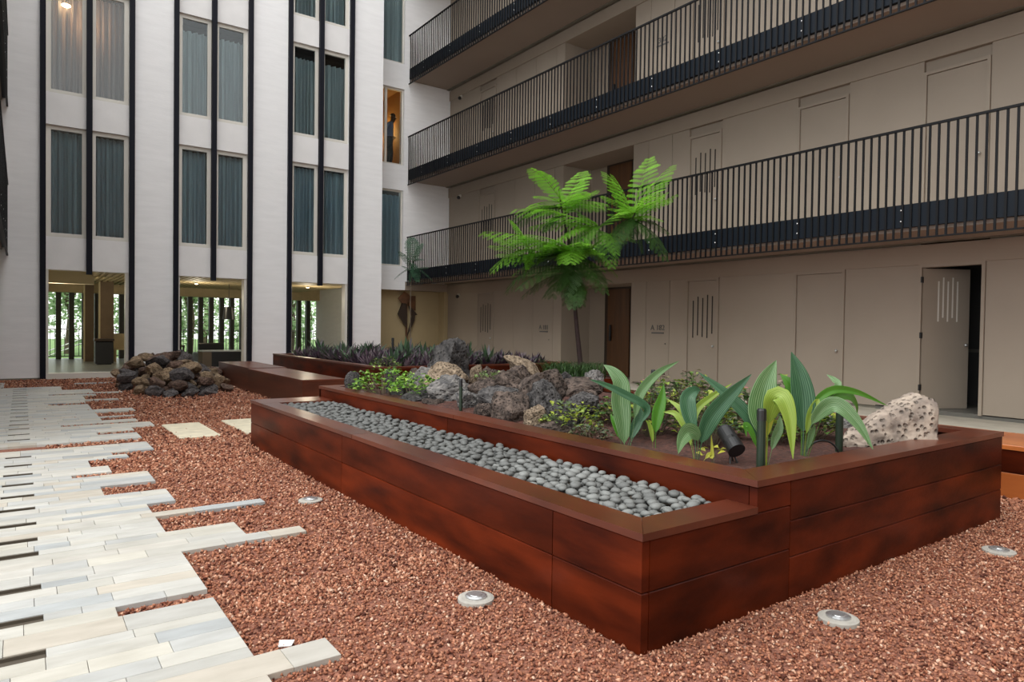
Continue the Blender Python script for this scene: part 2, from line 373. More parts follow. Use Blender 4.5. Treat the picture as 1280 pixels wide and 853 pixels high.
# ochre hallway
z0 = 3.10+ST
hall = MB(); hall.box((8.25, YE+1.8, z0-.1), (9.7, YE+1.9, z0+2.7)); hall.box((8.25, YE+.3, z0-.1), (8.3, YE+1.8, z0+2.7)); hall.box((9.66, YE+.3, z0-.1), (9.72, YE+1.8, z0+2.7))
hall.box((8.25, YE+.3, z0-.12), (9.7, YE+1.8, z0-.02)); hall.box((8.25, YE+.3, z0+2.45), (9.7, YE+1.8, z0+2.55))
hall.obj('wall_hallway', MT['roomorange'], label='ochre hallway walls behind the uncurtained corner window', cat='wall', kind='structure')
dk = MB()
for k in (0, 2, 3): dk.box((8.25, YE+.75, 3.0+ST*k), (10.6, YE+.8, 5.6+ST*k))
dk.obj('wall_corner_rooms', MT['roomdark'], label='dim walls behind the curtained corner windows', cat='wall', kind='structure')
sc_ = empty('wall_sconce', (9.60, YE+1.25, z0+1.2), label='small glowing wall lamp in the ochre hallway', cat='lamp')
mb = MB(); sphere(mb, (9.56, YE+1.25, z0+1.22), .06, sc=(.7, 1, 1.3)); mb.obj('shade', MT['lamp'], sc_, smooth=True)
boxo('backplate', (9.60, YE+1.2, z0+1.08), (9.66, YE+1.3, z0+1.34), 'rust', sc_)
pl = bpy.data.lights.new('sconce_light', 'POINT'); pl.energy = 16; pl.color = (1, .62, .25); pl.shadow_soft_size = .08
plo = bpy.data.objects.new('sconce_light', pl); COL.objects.link(plo); plo.location = (9.40, YE+1.25, z0+1.3); plo.parent = sc_; plo.matrix_parent_inverse = wm(sc_).inverted()

# sand coloured recess wall below the corner
S('wall_recess', (8.24, YE+.35, 0), (XW+.2, YE+.5, 2.5), 'sand', 'sand coloured wall below the corner, carrying the metal sculpture', 'wall')
S('ceiling_recess', (8.24, YE+.02, 2.372), (XW, YE+.5, 2.62), 'beige', 'beige soffit over the sand coloured wall', 'ceiling')
S('floor_recess', (8.0, YB, -.05), (XW-1.3, YE+.5, .03), 'walk', 'concrete floor in front of the sand coloured wall', 'floor')
S('trim_10', (XW-.14, YE-.0, 0.03), (XW+.02, YE+.35, 2.37), 'sand', 'narrow sand coloured pilaster beside the beige panels', 'pilaster')

# ------------------------------------------------------------------ right wing
wr = empty('wall_right', (XW, 8, 0), label='beige panelled gallery wall of the right wing on all floors', cat='wall', kind='structure')
RY0, RY1 = 10.98, 13.43    # recess
SEG = [(17.37, YE), (15.52, 16.51), (14.62, 15.52), (13.77, 14.62), (RY1, 13.77), (10.52, RY0), (9.85, 10.52), (9.39, 9.85), (6.96, 8.58), (4.88, 6.04), (2.6, 3.99), (1.2, 2.6), (-.4, 1.2), (-2, -.4)]
dn = 0
def door(y0, y1, zf, kind, label):
    global dn; dn += 1
    d = empty('door_%d' % dn, (XW, (y0+y1)/2, zf), label=label, cat='door', kind='structure')
    zt = zf+2.225; f = .045
    MB().box((XW-.03, y0, zf), (XW+.1, y0+f, zt)).box((XW-.03, y1-f, zf), (XW+.1, y1, zt)).box((XW-.03, y0+f, zt-f), (XW+.1, y1-f, zt)).obj('door_frame', MT['panel'], d)
    if kind == 'open':
        W_ = y1-y0-2*f; hx, hy = XW+.02, y1-f; ang = rad(62); t = .04
        c, s_ = math.cos(ang), math.sin(ang)
        def P(u, v): return (hx+u*s_+v*c, hy-u*c+v*s_)
        mb = MB(); q = [P(0, 0), P(W_, 0), P(W_, t), P(0, t)]; mb.prism(q, 2, zf+.02, zt-f-.01); leaf = mb.obj('door_leaf', MT['panel'], d)
        for i in range(5):
            u = W_*(.32+.1*i); zz = zf+1.36+(.06 if i % 2 else 0)
            MB().prism([P(u, -.004), P(u+.022, -.004), P(u+.022, .002), P(u, .002)], 2, zz, zz+.62).obj('vent_slot', MT['frame'], leaf)
        kx, ky = P(W_-.07, -.03); sphere(kb := MB(), (kx, ky, zf+1.0), .026); kb.obj('knob', MT['metal'], leaf, smooth=True)
        for hz in (.3, 1.1, 1.95):
            boxo('hinge', (XW-.035, y1-f-.012, zf+hz), (XW+.02, y1-f+.012, zf+hz+.09), 'black', leaf)
        return d
    leaf = boxo('door_leaf', (XW+.0, y0+f+.006, zf+.01), (XW+.05, y1-f-.006, zt-f-.006), 'panel', d)
    if kind == 'slot':
        W_ = y1-y0-2*f; tops = [(.06, .92), (.0, .0), (.02, .04), (-.02, .06), (.0, -.05)]
        for i in range(5):
            yy = y1-f-W_*(.16+.165*i); a0 = zf+1.02+(.0, .05, .02, .0, .09)[i]; a1 = zf+1.86+(-.08, .0, -.03, .03, .0)[i]
            boxo('vent_slot', (XW-.004, yy-.027, a0), (XW+.004, yy, a1), 'doorgap', leaf)
    ky = y0+f+.075
    sphere(kb := MB(), (XW-.03, ky, zf+.86), .024); kb.obj('knob', MT['metal'], leaf, smooth=True)
    return d
FN = ('ground floor', 'first floor gallery', 'second floor gallery', 'third floor gallery')
for k in range(4):
    zf = .075 if k == 0 else ZB+.48+ST*(k-1)
    zt = 2.30+ST*k; zs = ZB+.12+ST*k
    for a, b in SEG: boxo('wall_panel', (XW, a+.005, zf), (XW+.06, b-.005, zt+.01), 'panel', wr)
    boxo('bulkhead', (XW-.03, -2, zt), (XW+.2, RY0, zs-.035), 'beige', wr); boxo('bulkhead', (XW-.03, RY0, zt), (XW+1.1, RY1, zs-.035), 'beige', wr); boxo('bulkhead', (XW-.03, RY1, zt), (XW+.2, YE, zs-.035), 'beige', wr)
    # backing behind panels, leaving the recess and (ground floor) the open door free
    spans = [(-2, 3.97), (4.90, RY0-.02), (RY1+.02, YE+.3)] if k == 0 else [(-2, RY0-.02), (RY1+.02, YE+.3)]
    for a, b in spans: boxo('wall_backing', (XW+.06, a, zf-.1), (XW+.16, b, zs), 'doorgap' if False else 'panel', wr)
    # recess
    boxo('recess_side', (XW+.002, RY1, zf-.1), (XW+.97, RY1+.08, zt), 'panel', wr); boxo('recess_side', (XW+.002, RY0-.08, zf-.1), (XW+.97, RY0, zt), 'panel', wr)
    boxo('recess_back', (XW+.96, RY0-.1, zf-.1), (XW+1.05, RY1+.1, zt), 'beige', wr)
    dn += 1
    d = empty('door_%d' % dn, (XW+.96, 12.3, zf), label='brown wooden room door with dark pull handle in the %s recess' % FN[k], cat='door', kind='structure')
    boxo('door_frame', (XW+.90, 11.85, zf), (XW+.97, 12.78, zt), 'darkwood', d); lf = boxo('door_leaf', (XW+.88, 11.90, zf+.01), (XW+.92, 12.66, zt-.05), 'doorwood', d)
    boxo('pull_handle', (XW+.83, 12.50, zf+.88), (XW+.87, 12.56, zf+1.28), 'black', lf)
    if k < 4:
        door(16.51, 17.37, zf, 'slot', 'slotted beige service door near the glazed corner, %s' % FN[k])
        door(8.58, 9.39, zf, 'slot', 'slotted beige service door beside the numbered panel, %s' % FN[k])
        door(6.04, 6.96, zf, 'plain', 'plain beige door in the %s' % FN[k])
        door(3.99, 4.88, zf, 'open' if k == 0 else 'plain', 'open beige door to a dark room on the ground floor' if k == 0 else 'plain beige door farther from the corner, %s' % FN[k])
    # slab and soffit of the next gallery
    if k < 4:
        sl = S('floor_gallery_%d' % (k+1), (XR+.09, -2, ZB+.12+ST*k), (XW+1.1, YE, ZB+.48+ST*k), 'soffit', 'beige concrete gallery slab above the %s' % FN[k], 'slab')
        boxo('shadow_strip', (XW-.13, -2, ZB+.105+ST*k), (XW-.03, YE, ZB+.125+ST*k), 'plinth', sl)  # solid dark strip standing in for the shade of the groove
        boxo('end_wall', (9.66, YE, ZB+.12+ST*k), (XW+1.2, YE+.3, ZB+.12+ST*(k+1)), 'white', wr)
boxo('wall_plinth', (XW+.02, -2, .0), (XW+.1, 3.97, .12), 'plinth', wr); boxo('wall_plinth', (XW+.02, 4.90, .0), (XW+.1, RY0, .12), 'plinth', wr); boxo('wall_plinth', (XW+.02, RY1, .0), (XW+.1, YE, .12), 'plinth', wr)
S('ceiling_roof_wing', (XR, -2, TOP), (XW+3, YE+.3, TOP+.3), 'soffit', 'flat roof slab over the right wing', 'roof')
S('wall_wing_outer', (XW+3.0, -2, 0), (XW+3.2, YE+.3, TOP), 'beige', 'outer wall of the right wing', 'wall')
S('wall_wing_top', (XW, -2, ZB+.12+ST*4), (XW+.1, YE, TOP), 'beige', 'top wall of the right wing', 'wall')
# dark room behind the open door
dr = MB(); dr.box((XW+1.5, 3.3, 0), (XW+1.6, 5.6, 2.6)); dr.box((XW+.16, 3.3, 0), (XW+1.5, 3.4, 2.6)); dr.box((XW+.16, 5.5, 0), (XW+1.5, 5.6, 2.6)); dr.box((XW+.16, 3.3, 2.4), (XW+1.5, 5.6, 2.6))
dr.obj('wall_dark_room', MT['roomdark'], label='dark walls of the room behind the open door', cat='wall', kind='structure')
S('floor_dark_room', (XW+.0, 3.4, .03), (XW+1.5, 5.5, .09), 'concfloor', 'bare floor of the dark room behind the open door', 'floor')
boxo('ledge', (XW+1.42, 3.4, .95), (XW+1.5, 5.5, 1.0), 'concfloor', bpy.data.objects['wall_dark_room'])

# railings
bal = MB().box((-.008, -.014, .0), (.008, .014, 1.48)).mesh('baluster', MT['rail'])
clip = MB().box((-.012, -.03, -.05), (0, .03, .05)).mesh('bolt_plate', MT['rail'])
def railing(x, y0, y1, zb, sg, label, x_in):
    t = empty('balcony_railing', (x, (y0+y1)/2, zb), label=label, cat='railing', group='gallery railings')
    MB().box((x-.02, y0, zb+1.475), (x+.02, y1, zb+1.505)).obj('top_rail', MT['rail'], t)
    MB().box((x-.018, y0, zb), (x+.018, y1, zb+.02)).obj('bottom_rail', MT['rail'], t)
    c = MB().box((min(x_in, x+sg*.02), y0, zb+.17), (max(x_in, x+sg*.02), y1, zb+.48)).obj('channel', MT['channel'], t)
    n_ = int((y1-y0-.031)/.1092)
    for i in range(n_+1):
        link('baluster', bal, t, loc=(x, y0+.015+i*.1092, zb+.01))
    y = y0+.9
    while y < y1:
        for dz in (.25, .40): link('bolt', bolt, c, loc=(x-sg*.0, y, zb+dz))
        y += 1.53
    return t
sphere(bb := MB(), (0, 0, 0), .014, 6, 4); bolt = bb.mesh('bolt', MT['metal'])
for k in range(4):
    railing(XR, -1.0 if k < 2 else 2.0, YE, ZB+ST*k, 1, 'black balustrade of the right wing gallery on the %s floor' % ('first', 'second', 'third', 'fourth')[k], XR+.09)

# ------------------------------------------------------------------ left wing (edge of it shows at the frame's side)
XL = -.235
wl = empty('wall_left', (-1.75, 12, 0), label='beige gallery wall of the left wing', cat='wall', kind='structure')
for k in range(4): boxo('wall_panel', (-1.9, 8, 0 if k == 0 else ZB+.12+ST*k-ST), (-1.75, YB, ZB+.12+ST*k), 'beige', wl)
for k in range(3):
    S('floor_left_gallery_%d' % (k+1), (-1.75, 8, ZB+.22+ST*k), (XL-.09, YB, ZB+.58+ST*k), 'soffit', 'beige concrete gallery slab of the left wing, %s floor' % ('first', 'second', 'third')[k], 'slab')
    railing(XL, 8, YB, ZB+.1+ST*k, -1, 'black balustrade of the left wing gallery on the %s floor' % ('first', 'second', 'third')[k], XL-.09)

S('wall_front', (-1.9, -6.3, 0), (XW+3.2, -6.0, 12.5), 'beige', 'unseen beige wall added on the fourth side to cut light into the courtyard', 'wall')  # added behind the camera to block light and sky reflections
# room numbers
def text_mesh(s_, size):
    cu_ = bpy.data.curves.new('txt', 'FONT'); cu_.body = s_; cu_.size = size; cu_.extrude = .004; cu_.align_x = 'CENTER'
    o = bpy.data.objects.new('txt', cu_); COL.objects.link(o); dg = bpy.context.evaluated_depsgraph_get()
    me = bpy.data.meshes.new_from_object(o.evaluated_get(dg)); bpy.data.objects.remove(o); me.materials.clear(); me.materials.append(MT['letter']); return me
def sign(s_, y, z, label):
    t = empty('room_number_sign', (XW-.006, y, z), label=label, cat='sign')
    link('lettering', text_mesh(s_, .165), t, loc=(XW-.006, y, z), rot=(rad(90), 0, rad(-90)))
    boxo('underline', (XW-.012, y-.17, z-.075), (XW+.002, y+.17, z-.045), 'letter', t)
sign('A 182', 10.17, 1.24, 'grey A 182 room number on the ground floor panel')
sign('A 181', 14.14, 1.22, 'grey A 181 room number on the panel left of the recess')
sign('282', 10.17, 1.24+ST, 'grey room number behind the first floor balustrade')
sign('382', 10.17, 1.24+2*ST, 'grey room number behind the second floor balustrade')
for (y, z, nb_) in ((9.95, .95, 'next to the slotted door on the ground floor'), (13.92, .95, 'left of the ground floor recess')):
    mb = MB(); sphere(mb, (XW-.004, y, z), .014, 8, 5); mb.obj('key_switch', MT['letter'], label='tiny key switch on the beige panel %s' % nb_, cat='switch')
# cameras under the galleries
for k in range(3):
    t = empty('security_camera', (XW-.03, 18.45, 2.22+ST*k), label='small dark dome camera near the corner of the %s' % FN[k], cat='camera', group='dome cameras at the wing corner')
    MB().box((XW-.04, 18.40, 2.22+ST*k), (XW, 18.50, 2.30+ST*k)).obj('bracket', MT['frame'], t)
    mb = MB(); sphere(mb, (XW-.07, 18.45, 2.21+ST*k), .055, 12, 8); mb.obj('dome', MT['black'], t, smooth=True)

# ------------------------------------------------------------------ pavilion behind the ground floor openings
PY = 25.0; PF = .10
pvf = S('floor_pavilion', (-1.9, YB+.02, -.05), (8.0, PY+.6, PF), 'pavfloor', 'grey boarded floor of the open lounge behind the facade', 'floor')
boxo('floor_extension', (8.0, YE+.55, -.05), (9.7, PY+.6, PF), 'pavfloor', pvf)
for i, (a, b, c) in enumerate(BAYS):
    S('trim_%d' % (11+i), (a, YB-.02, -.02), (b, YB+.3, PF+.02), 'frame', 'pale threshold under the %s ground floor opening' % ('first', 'middle', 'last')[i], 'threshold')
    MB().box((a, YB+.04, PF), (a+.05, YB+.28, 2.38)).box((b-.06, YB+.04, PF), (b, YB+.28, 2.38)).obj('trim_%d' % (14+i), MT['frame'], label='cream jambs of the %s ground floor opening' % ('first', 'middle', 'last')[i], cat='jamb', kind='structure')
cl = S('ceiling_pavilion', (-1.9, YB+.32, 2.56), (8.0, PY+.6, 2.62), 'yellowwall', 'timber slatted ceiling of the lounge', 'ceiling')
boxo('ceiling_extension', (8.0, YE+.55, 2.56), (9.7, PY+.6, 2.62), 'yellowwall', cl)
slat = MB().box((-.035, 0, 0), (.035, PY-YB-1.2, .14)).mesh('ceiling_slat', MT['slatwood'])
x = 1.5
while x < 8.0:
    link('ceiling_slat', slat, cl, loc=(x, YB+.4, 2.40)); x += .14
S('wall_pavilion_beam', (-1.9, PY-.5, 2.14), (9.7, PY+.1, 2.56), 'slatwood', 'timber beam over the louvres at the back of the lounge', 'beam')
S('wall_pavilion_left', (-1.9, YB+.32, PF), (-1.7, PY, 2.56), 'yellowwall', 'yellowish side wall of the lounge', 'wall')
S('wall_pavilion_right', (8.9, YE+1.2, PF), (9.1, PY-.12, 2.56), 'white', 'white side wall of the lounge', 'wall')
S('ceiling_bulkhead', (-1.7, 20.2, 2.2), (1.5, 20.45, 2.56), 'yellowwall', 'yellow lit bulkhead in the lounge', 'bulkhead')
fin = MB().box((-.068, -.10, 0), (.068, .10, 2.04)).mesh('louvre_fin', MT['louver'])
lv = empty('louvre_screen', (4, PY, PF), label='row of dark vertical louvres at the back of the lounge', cat='screen')
x = -.75
while x < 8.8:
    link('louvre_fin', fin, lv, loc=(x, PY, PF)); x += .335
rl = empty('lounge_railing', (4, PY+.35, PF), label='thin metal railing behind the louvres of the lounge', cat='railing')
boxo('top_rail', (-1.5, PY+.33, 1.0), (9.2, PY+.37, 1.03), 'metal', rl); boxo('bottom_rail', (-1.5, PY+.33, .16), (9.2, PY+.37, .19), 'louver', rl)
lb = MB().box((-.009, -.009, 0), (.009, .009, .84)).mesh('baluster', MT['louver'])
x = -1.4
while x < 9.1: link('baluster', lb, rl, loc=(x, PY+.35, .17)); x += .125
for (a, b, y, m, lab) in ((1.50, 1.72, 23.2, 'column', 'slim brown column in the lounge'), (1.83, 2.16, 22.6, 'column', 'wide brown column behind the dark bin in the lounge')):
    t = empty('lounge_column', ((a+b)/2, y, PF), label=lab, cat='column')
    boxo('shaft', (a, y, PF), (b, y+.3, 2.56), m, t); boxo('edge_strip', (a-.03, y+.02, PF), (a, y+.28, 2.56), 'yellowwall', t)
t = empty('dark_bin', (1.83, 21.6, PF), label='dark square bin standing before the wide brown column', cat='bin')
MB().cham((1.62, 21.4, PF+.03), (2.04, 21.8, .74), .03).obj('body', MT['black'], t); MB().cham((1.60, 21.38, .74), (2.06, 21.82, .80), .01).obj('lid', MT['darkwood'], t); boxo('foot', (1.66, 21.44, PF), (2.0, 21.76, PF+.03), 'black', t)
t = empty('counter_block', (4.4, 19.7, PF), label='dark counter with pale side and top in the lounge', cat='counter')
boxo('body', (4.12, 19.42, PF), (4.95, 20.0, .50), 'black', t); boxo('top', (3.88, 19.40, .50), (4.97, 20.02, .53), 'metal', t); boxo('side_panel', (3.90, 19.42, PF), (4.12, 20.0, .50), 'column', t)
t = empty('dark_sofa', (4.4, 21.1, PF), label='dark low sofa behind the counter in the lounge', cat='sofa')
MB().cham((4.06, 20.9, PF+.06), (4.72, 21.6, .42), .03).obj('seat', MT['black'], t); MB().cham((4.06, 20.75, PF+.06), (4.72, 20.9, .70), .03).obj('backrest', MT['black'], t)
for x in (4.1, 4.64): boxo('leg', (x, 20.95, PF), (x+.04, 21.0, PF+.06), 'black', t)
t = empty('armchair', (3.3, 20.2, PF), label='brown wooden armchair at the left of the middle opening', cat='chair')
MB().cham((3.12, 19.95, .36), (3.55, 20.4, .46), .02).obj('seat', MT['column'], t)
boxo('backrest', (3.12, 20.36, .46), (3.55, 20.41, .85), 'darkwood', t)
for (x, y) in ((3.12, 19.95), (3.51, 19.95), (3.12, 20.37), (3.51, 20.37)): boxo('leg', (x, y, PF), (x+.04, y+.04, .62), 'darkwood', t)
for x in (3.11, 3.50): boxo('armrest', (x, 19.93, .62), (x+.06, 20.42, .66), 'darkwood', t)
t = empty('dining_chair', (2.38, 22.9, PF), label='orange wooden chair at the right side of the first opening', cat='chair')
boxo('seat', (2.2, 22.7, .45), (2.6, 23.1, .49), 'slatwood', t); boxo('backrest', (2.2, 23.06, .49), (2.6, 23.1, .92), 'slatwood', t)
for (x, y) in ((2.2, 22.7), (2.56, 22.7), (2.2, 23.06), (2.56, 23.06)): boxo('leg', (x, y, PF), (x+.04, y+.04, .45), 'slatwood', t)
t = empty('pendant_lamp', (4.92, 21, 2.5), label='black drum pendant lamp hanging in the lounge', cat='lamp')
mb = MB(); mb.tube([(4.92, 21, 1.38), (4.92, 21, 1.74)], [.175, .125], 20); mb.obj('shade', MT['black'], t, smooth=False)
mb = MB(); mb.tube([(4.92, 21, 1.74), (4.92, 21, 2.56)], .008); mb.obj('cord', MT['black'], t)
t = empty('stair_handrail', (1.2, 27.2, 0), label='white sloping stair handrail outside the lounge', cat='handrail')
for dz in (0, .16): mb = MB(); mb.tube([(.6, 27.2, .05+dz), (2.7, 27.2, .98+dz)], .02); mb.obj('rail', MT['whitebar'], t)
for x in (.7, 1.7, 2.6): mb = MB(); mb.tube([(x, 27.2, -.05), (x, 27.2, .05+(x-.6)*.443+.17)], .018); mb.obj('post', MT['whitebar'], t)
t = empty('steel_rack', (3.2, 23.6, PF), label='dark rack with white shelves seen through the middle opening', cat='rack')
for z in (.55, .85, 1.2, 1.5): boxo('shelf', (3.45, 23.5, z), (4.05, 23.7, z+.025), 'whitebar', t)
for x in (3.46, 3.75, 4.03): mb = MB(); mb.tube([(x, 23.6, PF), (x, 23.6, 1.6)], .018); mb.obj('upright', MT['black'], t)

for (x, y) in ((.7, 20.6), (4.0, 20.8), (6.9, 20.0)):
    t = empty('ceiling_downlight', (x, y, 2.38), label='small warm downlight in the slatted lounge ceiling', cat='light', group='downlights in the lounge ceiling')
    mb = MB(); mb.tube([(x, y, 2.36), (x, y, 2.42)], .05, 14); mb.obj('housing', MT['metal'], t); mb = MB(); mb.tube([(x, y, 2.352), (x, y, 2.36)], .038, 14); mb.obj('lens', MT['lamp'], t)
    pl = bpy.data.lights.new('downlight', 'POINT'); pl.energy = 19; pl.color = (1, .88, .66); pl.shadow_soft_size = .15
    plo = bpy.data.objects.new('downlight', pl); COL.objects.link(plo); plo.location = (x, y, 2.0); plo.parent = t; plo.matrix_parent_inverse = wm(t).inverted()
# lawn and trees outside
S('floor_lawn', (-12, PY+.7, -.05), (24, 60, -.02), 'grass', 'lawn beyond the lounge', 'lawn')
def tree_out(x, y, h, r, seed, label, c1, c2):
    R_ = random.Random(seed); t = empty('garden_tree', (x, y, -.04), label=label, cat='tree', group='trees beyond the lounge')
    mb = MB(); mb.tube([(x, y, -.05), (x+.1, y, h*.3), (x-.05, y+.1, h*.6)], [.14, .11, .05]); 
    for i in range(4): a = R_.random()*6.28; mb.tube([(x, y, h*.35), (x+r*.6*math.cos(a), y+r*.6*math.sin(a), h*.65)], [.06, .02], 5)
    mb.obj('trunk', MT['bark'], t)
    fo = MB()
    blobs = [(x+R_.uniform(-r, r)*.75, y+R_.uniform(-r, r)*.6, h*R_.uniform(.12, .95), r*R_.uniform(.35, .6)) for _ in range(16)]
    for i in range(2600):
        bx, by, bz, br = R_.choice(blobs); d = Vector((R_.gauss(0, 1), R_.gauss(0, 1), R_.gauss(0, 1))).normalized()*br*R_.uniform(.6, 1.05)
        p = Vector((bx, by, bz))+d; 
        if p.z < .1: p.z = .1+R_.random()*.6
        a = Vector((R_.gauss(0, 1), R_.gauss(0, 1), R_.gauss(0, .6))).normalized()*.095; b = Vector((R_.gauss(0, 1), R_.gauss(0, 1), R_.gauss(0, .6))).normalized()*.07
        f_ = R_.random(); fo.col = tuple(c1[j]*(1-f_)+c2[j]*f_ for j in range(3)); fo.quad(p-a, p+b, p+a, p-b)
    fo.obj('foliage', MT['treeleaf'], t)
for i, (x, y, h, r) in enumerate([(-.7, 31, 4.2, .92), (1.5, 32.2, 5, .98), (3.7, 31.2, 4.6, .96), (5.9, 32, 5, 1.0), (8.2, 31, 4.2, .96), (10.4, 32.4, 5, 1.0), (12.6, 31.3, 4.6, .98), (2.6, 37, 6, 1.9), (7.5, 37, 6, 1.9), (13.0, 37.5, 6, 1.9)]):
    tree_out(x, y, h, r, 30+i, ('leafy light green tree beyond the louvres', 'tall leafy tree standing farther out on the lawn')[y > 36], (.22, .38, .17), (.62, .74, .48))

# ------------------------------------------------------------------ wall sculpture
t = empty('metal_sculpture', (9.8, YE+.3, 1.0), label='rusty metal sculpture of angular plates on the sand coloured wall', cat='sculpture')
def plate(name, pts, y0, y1, m='rust'): MB().prism(pts, 1, y0, y1).obj(name, MT[m], t)
yw = YE+.35
plate('upper_plate', [(9.74, 2.34), (9.92, 2.24), (9.90, 2.02), (9.80, 1.96), (9.66, 1.98), (9.53, 2.12)], yw-.16, yw-.12)
plate('box_plate', [(9.90, 2.21), (10.18, 2.22), (10.18, 1.76), (10.04, 1.78), (9.94, 1.92)], yw-.07, yw)
plate('left_blade', [(9.68, 1.97), (9.82, 1.96), (9.86, 1.62), (9.84, 1.21), (9.53, 1.63)], yw-.14, yw-.10, 'darkwood')
plate('right_blade', [(9.90, 1.92), (10.00, 1.84), (10.22, 1.62), (10.13, 1.60), (10.12, 1.44), (9.86, .92), (9.98, 1.40), (10.02, 1.58)], yw-.14, yw-.10, 'darkwood')
plate('spine', [(9.86, 1.95), (9.89, 1.95), (9.87, 1.5), (9.90, .80), (9.84, .80), (9.84, 1.5)], yw-.10, yw-.06)

# ------------------------------------------------------------------ planters
def board(name, a, b, parent, m='wood'): return MB().cham(a, b, .004).obj(name, MT[m], parent)
G = .0025
PX0, PXM, PX1, PY0, PY1, ZT1, ZT2 = 1.92, 2.64, 5.40, 1.80, 7.25, .473, .59
mp_ = empty('main_planter', (3.6, 4.5, 0), label='large two-tier planter of varnished red-brown boards', cat='planter')
T = .04
ys = [PY0, 2.34, 4.80, PY1]
for i in range(3):
    for z0, z1 in ((-.02, .24), (.24, ZT1-.03)): board('side_board', (PX0, ys[i]+G, z0+G), (PX0+T, ys[i+1]-G, z1-G), mp_)
for x0, x1, z0, z1 in ((PX0+T, 2.90, -.02, .24), (PX0+T, 2.90, .24, ZT1-.03), (PXM, 2.90, ZT1-.03, ZT2-.03), (2.90, PX1, -.02, .20), (2.90, PX1, .20, .37), (2.90, PX1, .37, ZT2-.03)):
    board('front_board', (x0+G, PY0, z0+G), (x1-G, PY0+T, z1-G), mp_)
for y0, y1 in ((PY0+T, 4.5), (4.5, PY1)): board('riser_board', (PXM, y0+G, .3), (PXM+T, y1-G, ZT2-.03-G), mp_)
for z0, z1 in ((-.02, .28), (.28, ZT2-.03)):
    board('end_board', (PX1-T, PY0+T+G, z0+G), (PX1, PY1-T-G, z1-G), mp_); board('back_board', (PX0+T, PY1-T, z0+G), (PX1, PY1, min(z1, ZT1-.03 if z1 > .4 else z1)-G), mp_)
board('back_board', (PXM, PY1-T, .45), (PX1, PY1, ZT2-.03-G), mp_)
# rims, mitred
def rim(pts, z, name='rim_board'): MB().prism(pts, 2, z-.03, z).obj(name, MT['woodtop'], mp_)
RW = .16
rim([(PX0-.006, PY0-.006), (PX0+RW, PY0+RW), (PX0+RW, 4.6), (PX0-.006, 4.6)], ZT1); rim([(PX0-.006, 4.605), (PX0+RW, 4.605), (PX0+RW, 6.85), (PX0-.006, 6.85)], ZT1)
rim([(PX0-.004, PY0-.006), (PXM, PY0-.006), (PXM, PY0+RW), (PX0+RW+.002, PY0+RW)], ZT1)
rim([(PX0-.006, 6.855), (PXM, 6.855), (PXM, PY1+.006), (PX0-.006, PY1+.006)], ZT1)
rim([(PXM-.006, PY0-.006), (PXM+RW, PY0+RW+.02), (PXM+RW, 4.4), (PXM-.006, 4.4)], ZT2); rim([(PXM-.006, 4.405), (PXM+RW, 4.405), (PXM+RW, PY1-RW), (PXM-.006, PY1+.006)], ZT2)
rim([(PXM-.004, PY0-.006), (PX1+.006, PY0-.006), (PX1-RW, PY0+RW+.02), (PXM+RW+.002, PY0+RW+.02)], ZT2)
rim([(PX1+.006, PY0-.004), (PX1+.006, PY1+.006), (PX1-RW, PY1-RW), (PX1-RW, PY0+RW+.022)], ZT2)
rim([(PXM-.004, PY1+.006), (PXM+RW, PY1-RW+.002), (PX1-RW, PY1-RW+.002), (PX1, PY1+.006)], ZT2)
board('pebble_bed', (PX0+T, PY0+T, .30), (PXM, 6.86, .425), mp_, 'ground')
# soil with a mound under the rocks
def soil_z(x, y):
    return .535+.16*math.exp(-((x-3.75)/.75)**2-((y-5.3)/1.2)**2)+.03*noise.noise((x*3, y*3, 0))+.012*noise.noise((x*14, y*14, 3))
mb = MB(); nx, ny = 70, 130; xs0, xs1, ys0, ys1 = PXM+RW-.03, PX1-RW+.03, PY0+RW-.01, PY1-RW+.03
for j in range(ny+1):
    for i in range(nx+1):
        x = xs0+(xs1-xs0)*i/nx; y = ys0+(ys1-ys0)*j/ny; mb.v.append((x, y, soil_z(x, y)))
for j in range(ny):
    for i in range(nx): a = j*(nx+1)+i; mb.face((a, a+1, a+nx+2, a+nx+1))
mb.obj('soil', MT['soil'], mp_, smooth=True)

fp = empty('far_planter', (6.6, 13, 0), label='long red-brown planter filled with purple plants before the white block', cat='planter')
FX0, FX1, FY0, FY1 = 4.66, 8.7, 10.1, 15.8
for y0, y1 in ((FY0, 12.2), (12.2, 14.4), (14.4, FY1)): board('side_board', (FX0, y0+G, -.02), (FX0+T, y1-G, .56), fp)
for x0, x1 in ((FX0+T, 6.7), (6.7, FX1)): board('front_board', (x0+G, FY0, -.02), (x1-G, FY0+T, .56), fp); board('back_board', (x0+G, FY1-T, -.02), (x1-G, FY1, .56), fp)
board('end_board', (FX1-T, FY0+T, -.02), (FX1, FY1-T, .56), fp)
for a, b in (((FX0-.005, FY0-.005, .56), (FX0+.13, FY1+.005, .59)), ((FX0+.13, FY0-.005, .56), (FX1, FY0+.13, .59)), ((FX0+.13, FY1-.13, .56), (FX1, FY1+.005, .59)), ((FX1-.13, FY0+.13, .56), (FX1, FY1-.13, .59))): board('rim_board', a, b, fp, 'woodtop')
board('soil', (FX0+T, FY0+T, .2), (FX1-T, FY1-T, .54), fp, 'soil')

tp = empty('tree_planter', (7.2, 8.1, 0), label='red-brown planter box holding the feathery sapling', cat='planter')
for a, b in (((6.5, 7.5, -.02), (6.54, 8.8, .50)), ((7.5, 7.5, -.02), (7.54, 8.8, .50)), ((6.54, 7.5, -.02), (7.5, 7.54, .50)), ((6.54, 8.76, -.02), (7.5, 8.8, .50))): board('side_board', a, b, tp)
board('soil', (6.54, 7.54, .2), (7.5, 8.76, .49), tp, 'soil')

